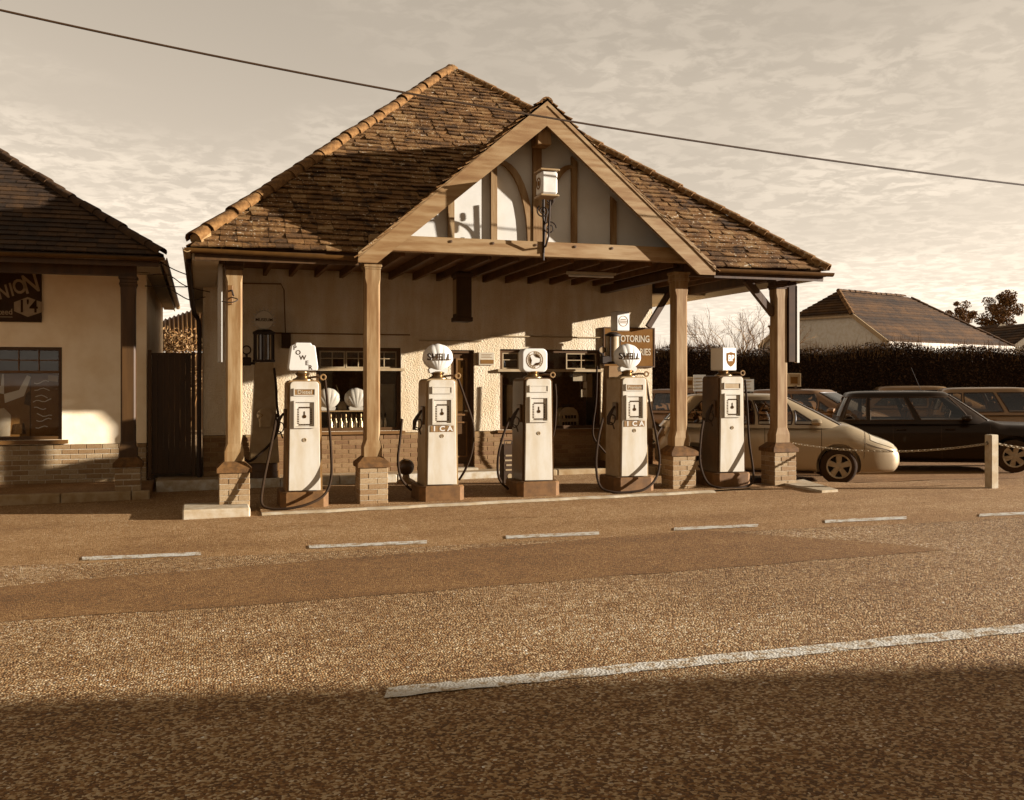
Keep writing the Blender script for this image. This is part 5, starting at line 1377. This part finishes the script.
    shell(lambda u, v: end_pt(-JE + 2 * JE * u, v, -1), NJ, NT, lambda u, v: abs(-JE + 2 * JE * u) < BJ and BT[0] < v < BT[1])
    c, a, b, z = lev(1.0); N = 64; vs = []; RR = ((1.0, 0), (.97, .016), (.90, .030), (.7, .043), (.4, .049))
    for q, dz in RR:
        for i in range(N): f = 2 * pi * i / N; vs.append((c + a * q * sp_(cos(f), 2 / EXN), b * q * sp_(sin(f), 2 / EXN), z + dz))
    m.add(vs, [(i * N + j, i * N + (j + 1) % N, (i + 1) * N + (j + 1) % N, (i + 1) * N + j) for i in range(len(RR) - 1) for j in range(N)] + [tuple((len(RR) - 1) * N + j for j in range(N))])
    S(m, 'cabin', paintm, smooth=True, sharp=50)
    m = MB(); m.grid(lambda u, v: end_pt(-RJ + 2 * RJ * u, RT[0] + (RT[1] - RT[0]) * v, 1, .004), 16, 6); S(m, 'windscreen', 'car_window', smooth=True)
    m = MB(); m.grid(lambda u, v: end_pt(-BJ + 2 * BJ * u, BT[0] + (BT[1] - BT[0]) * v, -1, .004), 12, 5); S(m, 'rear_window', 'car_window', smooth=True)
    def seal(fn):
        pts = [fn(u / 10, 0) for u in range(10)] + [fn(1, v / 6) for v in range(6)] + [fn(1 - u / 10, 1) for u in range(10)] + [fn(0, 1 - v / 6) for v in range(6)]
        m = MB(); m.tube(pts, .013, 5, True); S(m, 'window_seal', 'car_trim', smooth=True)
    seal(lambda u, v: end_pt(-RJ + 2 * RJ * u, RT[0] + (RT[1] - RT[0]) * v, 1, .002)); seal(lambda u, v: end_pt(-BJ + 2 * BJ * u, BT[0] + (BT[1] - BT[0]) * v, -1, .002))
    xs_ = (gh['xr0'] + gh['xf0']) / 2
    for sy in (-.36, .36):
        m = MB(); R_ = Matrix.Translation((xs_ + .12, sy, belt - .35)) @ Matrix.Rotation(-.22, 4, 'Y'); m.cbox(-.07, .07, -.22, .22, 0, .62, .05, R_); m.cbox(-.05, .05, -.12, .12, .66, .84, .04, R_); S(m, 'front_seat', 'seat_cloth')
    m = MB(); R_ = Matrix.Translation((xs_ - .85, 0, belt - .35)) @ Matrix.Rotation(-.2, 4, 'Y'); m.cbox(-.07, .07, -.6, .6, 0, .55, .05, R_); S(m, 'rear_seat', 'seat_cloth')
    m = MB(); torus(m, (xs_ + .75, .36, belt + .02), .18, .016, (.35, 0, .94), (0, 1, 0)); S(m, 'steering_wheel', 'car_trim', smooth=True)
    for sd in (-1, 1):
        for (ka, kb, ta, tb) in spec['wins']:
            m = MB(); m.grid(lambda u, v: side_pt((ka[0] + (ka[1] - ka[0]) * v) + ((kb[0] + (kb[1] - kb[0]) * v) - (ka[0] + (ka[1] - ka[0]) * v)) * u, ta + (tb - ta) * v, sd, .004), 12, 5); S(m, 'side_window', 'car_window', smooth=True)
            seal(lambda u, v: side_pt((ka[0] + (ka[1] - ka[0]) * v) + ((kb[0] + (kb[1] - kb[0]) * v) - (ka[0] + (ka[1] - ka[0]) * v)) * u, ta + (tb - ta) * v, sd, .002))
        # wheel arch lips, sill strip, door gaps, handles
        for xg in spec['gaps']:
            m = MB(); m.grid(lambda u, v: surf(xg - .005 + .01 * u + .04 * (v - .5) ** 2, .16 + .56 * v, sd, .002), 1, 10); S(m, 'door_gap', 'car_trim')
        m = MB(); m.grid(lambda u, v: surf(rw + .42 + (fw - rw - .84) * u, .06 + .055 * v, sd, .004), 8, 2); S(m, 'sill_strip', 'car_trim', smooth=True)
        m = MB(); m.grid(lambda u, v: surf(rw + .4 + (fw - rw - .8) * u, .345 + .035 * v, sd, .008), 10, 2); S(m, 'side_moulding', paintm, smooth=True)
        for xg in spec['handles']:
            p = surf(xg, .56, sd, .012); m = MB(); m.cbox(p.x - .09, p.x + .09, p.y - .014, p.y + .014, p.z - .018, p.z + .018, .008); S(m, 'door_handle', paintm)
        p = side_pt(.86, .08, sd); m = MB(); m.lathe([(0, -.09), (.05, -.085), (.075, -.04), (.08, .03), (.06, .07), (0, .075)], 12, Matrix.Translation((p.x - .30, sd * (abs(p.y) + .16), p.z + .06)) @ Matrix.Rotation(pi / 2, 4, 'Y') @ Matrix.Diagonal((.8, 1.3, 1, 1))); S(m, 'mirror', paintm, smooth=True)
        # lamps
        m = MB(); m.grid(lambda u, v: surf(L - .50 + .40 * u, .60 + .20 * v - .02 * u + .05 * (1 - u) * v, sd, .006), 8, 5); S(m, 'headlight', 'lamp_glass', smooth=True)
        m = MB(); m.grid(lambda u, v: surf(L - .62 + .009 * u + .05 * v, .30 + .55 * v, sd, .003), 1, 10); S(m, 'bumper_gap', 'car_trim')
        m = MB(); m.grid(lambda u, v: surf(L - .58 + .50 * u, .50 + .012 * v, sd, .003), 10, 1); S(m, 'bumper_gap', 'car_trim')
        m = MB(); m.grid(lambda u, v: surf(spec['xf0'] + .02 + (L - .52 - spec['xf0']) * u, .83 + .010 * v, sd, .003), 10, 1); S(m, 'bonnet_gap', 'car_trim')
        m = MB(); m.grid(lambda u, v: surf(.015 + .16 * u, .55 + .30 * v, sd, .006), 4, 4); S(m, 'tail_light', 'enamel_brown', smooth=True)
        for xw in (rw, fw):
            w = bpy.data.objects.new('wheel', None); link(w); w.parent = e; w.location = (xw, sd * (hw - .10), wr); WM[w] = WM[e] @ Matrix.Translation((xw, sd * (hw - .10), wr)); w.rotation_euler = (0, 0, 0 if sd < 0 else pi)
            R = Matrix.Rotation(pi / 2, 4, 'X')
            m = MB(); m.lathe([(.205, -.095), (.28, -.095), (.30, -.08), (wr, -.04), (wr, .04), (.30, .08), (.28, .095), (.205, .095), (.2, .06), (.2, -.06), (.205, -.095)], 32, R); m.f = m.f[:-2]; m.build('tyre', 'tyre', w, True, smooth=True)
            m = MB(); m.lathe([(.0, -.02), (.17, -.02), (.185, .05), (.205, .09)], 28, R); m.f = m.f[:-1]; m.build('wheel_well', 'car_trim', w, True, smooth=True)
            m = MB(); m.lathe([(.18, .075), (.206, .085), (.206, .097), (.19, .097), (.18, .09)], 32, R); m.f = m.f[:-2]
            m.lathe([(.0, .03), (.055, .03), (.05, .085), (.0, .09)], 16, R)
            ns = spec.get('spokes', 5)
            for q in range(ns):
                a = q / ns * 2 * pi + .3; A_ = R @ Matrix.Rotation(a, 4, 'Z')
                vs = [A_ @ Vector(c_) for c_ in ((.03, -.035, .084), (.195, -.05, .088), (.195, .05, .088), (.03, .035, .084), (.03, -.04, .03), (.195, -.055, .05), (.195, .055, .05), (.03, .04, .03))]
                m.add(vs, [(0, 1, 2, 3), (4, 7, 6, 5), (0, 4, 5, 1), (1, 5, 6, 2), (2, 6, 7, 3), (3, 7, 4, 0)])
            m.build('rim', 'alloy', w, True, smooth=True, sharp=30)
    # nose: grille, lower intake, plate
    def nose_patch(y0, y1, v0, v1, off, n, mat):
        m = MB(); xm = L - .001
        def f(u, v):
            y = y0 + (y1 - y0) * u; z = v0 + (v1 - v0) * v
            x = L + off - .30 * (abs(y) / hw) ** 2.6 - max(0, z - (spec['nose'] - .16)) * .35
            # follow the shell: walk back until the section is wide enough
            lo_, hi_ = L - .6, L
            for _ in range(14):
                mid = (lo_ + hi_) / 2; s = sec(mid); zt = s[-1][1]
                if s[3][0] * .97 > abs(y) and zt > z: lo_ = mid
                else: hi_ = mid
            return Vector((lo_ + off, y, z))
        m.grid(f, 14, 4); S(m, n, mat, smooth=True)
    nose_patch(-.30, .30, spec['nose'] - .17, spec['nose'] - .10, .012, 'grille', 'car_trim')
    nose_patch(-.38, .38, .27, .36, .012, 'lower_intake', 'car_trim')
    nose_patch(-.26, .26, .40, .50, .018, 'number_plate', 'globe_cream')
    if aerial: m = MB(); c, a, b, z = lev(1.0); m.tube([(c + a * .55, 0, z + .03), (c + a * .35, 0, z + .5)], .005, 5); S(m, 'aerial', 'black_iron')
    m = MB(); m.box(rw + .38, fw - .38, -hw * .8, hw * .8, .17, .3); m.box(rw - .36, rw + .36, -hw * .62, hw * .62, .25, .7); m.box(fw - .36, fw + .36, -hw * .62, hw * .62, .25, .62); S(m, 'underbody', 'car_trim')
    return e
HATCH = dict(L=4.08, rw=.66, fw=3.06, H=1.52, belt=.97, hood=.82, nose=.70, xr0=.06, xf0=3.30, xr1=.55, xf1=2.25, hw=.84, gaps=(1.05, 1.85, 2.78), handles=(1.15, 1.98),
             wins=(((-.82, -.66), (-.48, -.34), .14, .84), ((-.43, -.29), (.02, .20), .12, .87), ((.07, .25), (.42, .80), .12, .87), ((.46, .68), (.70, .70), .12, .55)))
ESTATE = dict(L=4.15, rw=.72, fw=3.20, H=1.52, belt=.93, hood=.88, nose=.72, xr0=.05, xf0=2.95, xr1=.32, xf1=2.15, hw=.85, spokes=6, gaps=(1.1, 1.95, 2.8), handles=(1.25, 2.1),
              wins=(((-.90, -.90), (-.60, -.62), .12, .86), ((-.55, -.57), (.02, .04), .12, .87), ((.10, .12), (.72, .86), .12, .87)))
def spot(px, D, head, frac, spec, drop=None):
    """place a car so that its front wheel stands below a picture column at a distance"""
    p = PD(px, 380, D); rz = radians(head); fwd = Vector((cos(rz), sin(rz), 0)); rt = Vector((sin(rz), -cos(rz), 0))
    o = Vector((p.x, p.y, 0)) - fwd * spec['fw'] - rt * spec['hw']
    def gm(x): return (gz(*(o + fwd * x - rt * -spec['hw']).xy) + gz(*(o + fwd * x - rt * spec['hw']).xy)) / 2 + .005
    zr, zf = gm(spec['rw']), gm(spec['fw']); pitch = -math.atan2(zf - zr, spec['fw'] - spec['rw'])
    return (o.x, o.y, zr + (zr - zf) * spec['rw'] / (spec['fw'] - spec['rw'])), (rz, pitch)
cars = {}
for key, lab, px, D, head, pm, spec, aer in (
    ('silver', 'silver hatchback parked beside the rightmost pump, nose towards the road', 839, 16.6, -27, 'silver_paint', HATCH, False),
    ('black', 'black estate car parked just behind the chain post', 1015, 18.2, -31, 'black_paint', ESTATE, True),
    ('dark', 'dark hatchback with a framed board on its roof, before the hedge', 848, 21.6, -58, 'grey_paint', HATCH, False),
    ('grey', 'grey-brown car behind the black estate at the right edge', 1090, 21.6, -31, 'bronze_paint', ESTATE, False),
    ('far', 'pale-roofed car farthest back, only its roof showing over the black estate', 985, 25.4, -31, 'bronze_paint', HATCH, False),
    ('hid', 'dark car mostly hidden behind the silver hatchback, board on roof', 742, 24.0, -55, 'grey_paint', ESTATE, False)):
    loc, rz = spot(px, D, head, 0, spec); cars[key] = (make_car(lab, loc, rz, pm, spec, aer), loc, rz, spec)
# boards standing on car roofs
def roof_board(key, label, along, wdt, hgt, mat, framed, z_off=.0, turn=0.):
    e_, loc, rz, spec = cars[key]
    p = WM[e_] @ Vector((along[0], along[1], spec['H'] + .001)); e = empty('price_board', p, label, 'board', None, turn)
    S = lambda m, n, mt: m.build(n, mt, e, True)
    m = MB(); m.box(-wdt / 2, wdt / 2, -.012, .012, z_off + .03, z_off + .03 + hgt); S(m, 'board', mat)
    if framed:
        m = MB(); m.frame(-wdt / 2 - .03, wdt / 2 + .03, z_off, z_off + .06 + hgt, -.03, .03, .03); m.box(-.015, .015, -.03, -.013, z_off + .03, z_off + .03 + hgt); S(m, 'frame', 'frame_pale')
        m = MB()
        for sx in (-1, 1): m.box(sx * wdt * .25 - wdt * .16, sx * wdt * .25 + wdt * .16, -.016, -.0125, z_off + .07, z_off + hgt - .03)
        S(m, 'printed_field', 'sign_brown')
    else:
        m = MB()
        for k in range(4): m.box(-wdt * .3, wdt * (.3 - .1 * (k % 2)), -.016, -.0125, z_off + .08 + k * .06, z_off + .095 + k * .06)
        S(m, 'printed_lines', 'frame_pale')
    for sx in (-1, 1): m = MB(); m.box(sx * wdt * .33 - .012, sx * wdt * .33 + .012, -.05, .05, -.02, z_off + .029); S(m, 'foot', 'car_trim')
roof_board('dark', 'pale framed double board on the roof of the dark hatchback', (1.3, .0), .52, .26, 'frame_pale', True, .05, -.3)
roof_board('hid', 'pale framed double board seen between the third column and the rightmost pump', (1.5, .0), .62, .22, 'frame_pale', True, .02, -.3)
roof_board('silver', 'white price card standing on the silver roof left of the rightmost pump', (.78, .1), .22, .30, 'globe_white', False, .0, -.3)
roof_board('silver', 'white price card standing on the silver roof right of the rightmost pump', (1.62, .1), .24, .22, 'globe_white', False, .0, -.3)

# ------------------------------------------------------------ chain post and chain
q = GP(991.5, 488); e = empty('chain_post', (q.x, q.y, gz(q.x, q.y)), 'weathered pale square post carrying the chain before the black car', 'post')
ph = P(991, 434.5, q.y).z; b0 = gz(q.x, q.y)
m = MB(); m.cbox(q.x - .068, q.x + .068, q.y - .068, q.y + .068, b0 - .1, ph, .015); m.build('shaft', 'concrete', e)
m = MB(); torus(m, (q.x - .08, q.y, ph - .12), .02, .005, (0, 1, 0)); torus(m, (q.x + .08, q.y, ph - .12), .02, .005, (0, 1, 0)); m.build('eye', 'black_iron', e)
def chain(a, b, sag, label):
    a = Vector(a); b = Vector(b); e = empty('chain', a, label, 'chain'); L = (b - a).length; n = int(L / .042)
    lm = MB(); lm.tube([(.028 * cos(i / 12 * 2 * pi), .0145 * sin(i / 12 * 2 * pi), 0) for i in range(12)], .0055, 5, True)
    me = None; inv = WM[e].inverted(); m = MB()
    for i in range(n):
        t = (i + .5) / n; p = a.lerp(b, t) - Vector((0, 0, sag * 4 * t * (1 - t))); d = (b - a).normalized() + Vector((0, 0, -sag * 4 * (1 - 2 * t) / L)); d.normalize()
        sd = d.cross(Vector((0, 0, 1))).normalized(); up = sd.cross(d)
        R = Matrix((d, sd, up)).transposed().to_4x4(); T = Matrix.Translation(p) @ R @ Matrix.Rotation(pi / 4 + (pi / 2 if i % 2 else 0), 4, 'X')
        m.add([T @ v for v in lm.v], lm.f)
    o = m.build('links', 'chain_steel', e, smooth=True, kind='stuff')
chain((q.x - .09, q.y, ph - .13), (X4c + .19, 12.9, gz(X4c, 12.9) + .62), .12, 'pale steel chain sagging from the square post to the rightmost pillar')
chain((q.x + .09, q.y, ph - .13), (q.x + 3.0, q.y - .75, ph - .1), .16, 'pale steel chain running from the square post out of the picture')

# ------------------------------------------------------------ hedge
rnd = random.Random(5)
hd = empty('hedge', PD(860, 380, 29) * 1.0, 'tall dark clipped hedge behind the parked cars', 'hedge'); hd.location.z = -.2; WM[hd] = Matrix.Translation(hd.location)
ha = PD(600, 380, 30); hb = PD(1230, 380, 27); ha.z = hb.z = 0; hu = (hb - ha).normalized(); hn = Vector((hu.y, -hu.x, 0)); hL = (hb - ha).length
def top(s): return 2.50 + .07 * sin(s * .9) + .05 * sin(s * 2.3 + 1) + .10 * noise.noise((s * 1.6, 0, 0))
m = MB(); N = 60; vs = []
for i in range(N + 1):
    s = hL * i / N; p = ha + hu * s
    for off, z in ((.1, -.4), (.02, top(s) - .12), (-.9, top(s) - .06), (-1.2, -.4)): vs.append(p + hn * off + Vector((0, 0, z)))
m.add(vs, [(i * 4 + j, (i + 1) * 4 + j, (i + 1) * 4 + j + 1, i * 4 + j + 1) for i in range(N) for j in range(3)]); m.build('core', 'hedge_core', hd)
m = MB()
for _ in range(60000):
    s = rnd.uniform(0, hL); f = rnd.random(); t = top(s)
    bulge = .34 * noise.noise((s * 1.1, f * 4, 3)) + .2 * noise.noise((s * 3.2, f * 9, 7))
    if f < .8: z = -.3 + (t + .3) * rnd.random() ** .9; off = .14 + bulge + rnd.uniform(-.1, .1)
    else: z = t + rnd.uniform(-.2, .06) + bulge * .5; off = rnd.uniform(-1, .15)
    leaf(m, ha + hu * s + hn * off + Vector((0, 0, z)), rnd.uniform(.022, .05), rnd)
m.build('foliage', 'hedge_leaf', hd)
m = MB()
for _ in range(5200):
    s = rnd.uniform(0, hL); t = top(s) + .1 * noise.noise((s * 1.3, .8 * 5, 3)); off = rnd.uniform(-.8, .22); p = ha + hu * s + hn * off + Vector((0, 0, t - rnd.uniform(.0, .35)))
    d = Vector((rnd.uniform(-.35, .35), rnd.uniform(-.35, .35), 1)).normalized(); l = rnd.uniform(.12, .34) * (2.0 if rnd.random() < .08 else 1); w = hu * .006
    m.add([p - w, p + w, p + d * l], [(0, 1, 2)])
m.build('twigs', 'hedge_twig', hd)

# ------------------------------------------------------------ houses beyond
def HP(x, y, D): return PD(x, y, D)
bg_ = empty('bungalow', HP(838, 350, 56) * 1, 'bungalow with long clipped-gable tile roof rising above the hedge', 'house'); bg_.location.z = -.5; WM[bg_] = Matrix.Translation(bg_.location)
rid0 = HP(838, 291.5, 56); rid1 = HP(908, 297.5, 60); 
rdir = (rid1 - rid0); rdir.z = 0; rdir.normalize(); hz = Vector((0, 0, 1)); acr = Vector((rdir.y, -rdir.x, 0))      # across, towards camera side
ez = HP(880, 344, 53).z
rz_ = rid0.z
# eave corners front (camera side) and back
hwid = 4.3
hipz = HP(820, 317, 54.5).z
fr = (rz_ - hipz) / (rz_ - ez); back = 1.7
gA = rid0 - rdir * back; gA.z = 0
hL_ = gA + acr * (-hwid * fr) + hz * hipz; hR_ = gA + acr * (hwid * fr) + hz * hipz
eL0 = gA - acr * hwid + hz * ez; eR0 = gA + acr * hwid + hz * ez
end = rid1.copy(); end.z = 0; end += rdir * 4.2
eL1 = end - acr * hwid + hz * ez; eR1 = end + acr * hwid + hz * ez
rr1 = Vector((rid1.x, rid1.y, rz_))
def tri_tiles(parent, a, b, c, d, gauge, mat):
    """courses on a quad a-b (eave) to d-c (top), one strip per course with a real lip"""
    n = max(2, int((d - a).length / gauge)); m = MB(); nn = (b - a).cross(d - a).normalized()
    if nn.z < 0: nn = -nn
    for i in range(n):
        t0, t1 = i / n, min(1, (i + 1.15) / n); p = [a.lerp(d, t0), b.lerp(c, t0), b.lerp(c, t1), a.lerp(d, t1)]
        m.add([p[0] + nn * .02, p[1] + nn * .02, p[0] + nn * .07, p[1] + nn * .07, p[2] + nn * .02, p[3] + nn * .02], [(0, 1, 3, 2), (2, 3, 4, 5)])
    m.build('tile_courses', mat, parent, kind='stuff')
rfb = part('roof', bg_)
tri_tiles(rfb, eR0, eR1, rr1, rid0, .32, 'far_tile') if False else None
# front slope is a five sided shape: lower strip (gable part) and the upper strip (to the ridge)
mR = eR0.lerp(eR0, 0); 
tri_tiles(rfb, eR0, eR1, eR1.lerp(rr1, 1 - 0) if False else eR1 + (rr1 - eR1) * ((hipz - ez) / (rz_ - ez)), hR_, .3, 'far_tile')
tri_tiles(rfb, hR_, eR1 + (rr1 - eR1) * ((hipz - ez) / (rz_ - ez)), rr1, rid0, .3, 'far_tile')
tri_tiles(rfb, eL0, eL1, eL1 + (rr1 - eL1) * ((hipz - ez) / (rz_ - ez)), hL_, .3, 'far_tile')
tri_tiles(rfb, hL_, eL1 + (rr1 - eL1) * ((hipz - ez) / (rz_ - ez)), rr1, rid0, .3, 'far_tile')
tri_tiles(rfb, hL_, hR_, rid0, rid0, .3, 'far_tile')
tri_tiles(rfb, eR1, eL1, rr1, rr1, .3, 'far_tile')
half_tiles(rfb, hR_ + hz * .05, rid0 + hz * .07, .5, .13, 'hip_tile'); half_tiles(rfb, rid0 + hz * .05, rr1 + hz * .05, .5, .12, 'far_tile'); half_tiles(rfb, eR1 + hz * .05, rr1 + hz * .05, .5, .12, 'far_tile')
m = MB(); ins = rdir * .15; bz_ = Vector((0, 0, -.5))
def flat(v, z): return Vector((v.x, v.y, z))
q0 = [flat(eL0, -.5) + ins, flat(eR0, -.5) + ins, eR0 + ins, hR_ + ins, hL_ + ins, eL0 + ins]
m.add(q0, [(0, 1, 2, 3, 4, 5)]); m.add([flat(eR0, -.5) + ins, flat(eR1, -.5), eR1, eR0 + ins], [(0, 1, 2, 3)]); m.add([flat(eL0, -.5) + ins, flat(eL1, -.5), eL1, eL0 + ins], [(0, 1, 2, 3)]); m.add([flat(eL1, -.5), flat(eR1, -.5), eR1, eL1], [(0, 1, 2, 3)])
m.build('wall', 'pale_wall', bg_)
m = MB(); m.bar(eR0 + hz * .0, hR_ + hz * .0, .06, .22); m.bar(hR_, hL_, .06, .16); m.bar(hL_, eL0, .06, .22); m.bar(eR0, eR1, .08, .16); m.build('verge', 'frame_pale', bg_)
# two little white gables and a further roof at the right edge
def small_house(px, D, py_top, py_eave, wpx, label, white=True):
    c = HP(px, py_top, D); e_l = HP(px - wpx / 2, py_eave, D); e_r = HP(px + wpx / 2, py_eave, D); e = empty('house', (c.x, c.y, -.5), label, 'house')
    dp = D_AX * 6
    m = MB(); m.add([flat(e_l, -.5), flat(e_r, -.5), e_r, c, e_l], [(0, 1, 2, 3, 4)]); m.add([flat(e_l, -.5), flat(e_l + dp, -.5), e_l + dp, e_l], [(0, 1, 2, 3)]); m.add([flat(e_r, -.5), flat(e_r + dp, -.5), e_r + dp, e_r], [(0, 1, 2, 3)]); m.build('wall', 'pale_wall', e)
    rf_ = part('roof', e); f = -D_AX * .3
    tri_tiles(rf_, e_l + f - hz * .1 - R_AX * .15, e_l + dp - hz * .1 - R_AX * .15, c + dp + hz * .05, c + f + hz * .05, .3, 'far_tile'); tri_tiles(rf_, e_r + f - hz * .1 + R_AX * .15, e_r + dp - hz * .1 + R_AX * .15, c + dp + hz * .05, c + f + hz * .05, .3, 'far_tile')
    m = MB(); m.bar(e_l + f * 1.1 - hz * .12 - R_AX * .15, c + f * 1.1, .1, .32); m.bar(e_r + f * 1.1 - hz * .12 + R_AX * .15, c + f * 1.1, .1, .32); m.build('bargeboard', 'far_white', e)
small_house(975.5, 70, 331, 344, 17, 'small white-edged gable just right of the bungalow roof')
small_house(1000.5, 74, 325, 342, 26, 'larger white-edged gable under the right hand trees')
small_house(1048, 60, 322, 350, 78, 'plain roof cut off by the right edge above the hedge')

# ------------------------------------------------------------ trees
def tree(name, label, base, segs, mat, group=None, leafs=None):
    e = empty(name, base, label, 'tree', group)
    return e
def branch(m, p, d, l, r, depth, rnd, tips, spread=.5, shrink=.72):
    d = d.normalized(); n = 4; pts = [p]; q = p; dd = d.copy()
    for i in range(n):
        dd = (dd + Vector((rnd.uniform(-1, 1), rnd.uniform(-1, 1), rnd.uniform(-.5, .8))) * .12).normalized(); q = q + dd * (l / n); pts.append(q)
    m.tube(pts, [r * (1 - .35 * i / n) for i in range(n + 1)], 5 if depth > 1 else 3)
    if depth == 0: tips.append(q); return
    for k in range(rnd.randint(3, 4) if depth > 1 else 4):
        at = pts[rnd.randint(2, n)] if k else q; a = rnd.uniform(0, 6.28); o = dd.orthogonal().normalized(); o = Matrix.Rotation(a, 3, dd) @ o
        branch(m, at, dd + o * spread * rnd.uniform(.6, 1.3), l * shrink * rnd.uniform(.8, 1.1), r * .56, depth - 1, rnd, tips, spread, shrink)
rnd = random.Random(21)
q = HP(742, 380, 44); e = tree('bare_tree', 'bare winter tree seen between the two right columns', (q.x, q.y, -.3), 0, 0); m = MB(); tips = []
for k in range(6): a = k * 1.05; branch(m, Vector((q.x + .1 * cos(a), q.y + .1 * sin(a), -.3)), Vector((cos(a) * .38, sin(a) * .38, 1.0)), 2.35, .045, 4, rnd, tips, .6, .64)
m.build('branches', 'hedge_twig', e)
def leafy(px, D, ztop_px, wpx, label, clumps, n, seed, hcrown, mat='tree_leaf'):
    rn = random.Random(seed); q = HP(px, ztop_px, D); w = wpx / F * D; e = tree('leafy_tree', label, (q.x, q.y, -.5), 0, 0)
    m = MB(); tips = []; m.tube([(q.x, q.y, -.5), (q.x + .1, q.y, q.z - hcrown * .75), (q.x, q.y, q.z - hcrown * .3)], [.3, .22, .1], 7); 
    lm = MB()
    for k in range(clumps):
        a = rn.uniform(0, 6.28); rr = sqrt(rn.random()); zz = rn.uniform(0, 1)
        prof = sin(pi * (.15 + .8 * zz)) ** .7
        c = Vector((q.x, q.y, q.z - hcrown * zz)) + (R_AX * cos(a) + D_AX * sin(a)) * (w / 2 * rr * prof * .95)
        m.tube([(q.x, q.y, q.z - hcrown * min(.8, zz + .25)), c], [.07, .03], 4)
        s = w * rn.uniform(.09, .17); leaves(lm, c, (s, s, s * .75), n, w * .016 + .06, rn)
    m.build('trunk', 'tree_bark', e); lm.build('crown', mat, e)
leafy(961, 88, 304, 34, 'rounded tree left of the pair beyond the houses', 60, 170, 4, 4.2)
leafy(1000, 92, 294, 44, 'taller ragged tree right of the pair beyond the houses', 60, 170, 9, 5.2)
leafy(944, 95, 311, 20, 'small dark tree peeping over the end of the bungalow roof', 12, 110, 14, 2.2)
leafy(771, 70, 322, 12, 'dark shrub showing between the right column and the bungalow', 8, 90, 15, 2.0)

# ------------------------------------------------------------ overhead cable
YC = 11.2; pts = []
for x in range(-120, 1151, 30):
    y = 10 + .2039 * x - 5.35e-5 * x * (x - 407); pts.append(P(x, y, YC))
e = empty('overhead_cable', pts[0], 'black overhead cable crossing the sky above the garage gable', 'cable'); m = MB(); m.tube(pts, .012, 6); m.build('strand', 'cable', e)

# ------------------------------------------------------------ unseen terrace, added across the road to cast the near lane's shadow
th = empty('shade_terrace', (45, -12, 0), 'unseen long two-storey terrace added across the road to shade the near lane', 'house')
HH = 8.0; k = 5.25 / SUN.z
def rp(gx, gy): return Vector((gx + SUN.x * k, gy + SUN.y * k, 0))
r0 = rp(-1.0, 5.72); r1 = rp(4.44, 4.55); rd = (r1 - r0).normalized(); rn_ = Vector((rd.y, -rd.x, 0)); r0 = r0 + rn_ * 4.5
sA = r0 - rd * 26; sB = r0 + rd * 34
m = MB(); a, b_, w_ = sA, sB, 4.2
cs = [a + rn_ * w_, b_ + rn_ * w_, b_ - rn_ * w_, a - rn_ * w_]
m.add([flat(p, -.5) for p in cs] + [flat(p, 5.2) for p in cs], [(0, 1, 5, 4), (1, 2, 6, 5), (2, 3, 7, 6), (3, 0, 4, 7)])
m.add([flat(cs[0], 5.2), flat(cs[3], 5.2), flat(a, 7.8)], [(0, 1, 2)]); m.add([flat(cs[1], 5.2), flat(cs[2], 5.2), flat(b_, 7.8)], [(0, 1, 2)])
m.build('wall', 'render', th)
rf_ = part('roof', th)
for sg in (1, -1):
    tri_tiles(rf_, flat(a + rn_ * sg * (w_ + .3), 5.05), flat(b_ + rn_ * sg * (w_ + .3), 5.05), flat(b_, HH), flat(a, HH), .3, 'far_tile')
m = MB(); i = 3.0
wins = []
while i < 58:
    for z in (.9, 3.3):
        p = sA + rd * i - rn_ * (w_ + .02); mm = MB(); mm.add([flat(p, z), flat(p + rd * 1.2, z), flat(p + rd * 1.2, z + 1.4), flat(p, z + 1.4)], [(0, 1, 2, 3)]); mm.build('window', 'car_glass', th)
    i += 3.6
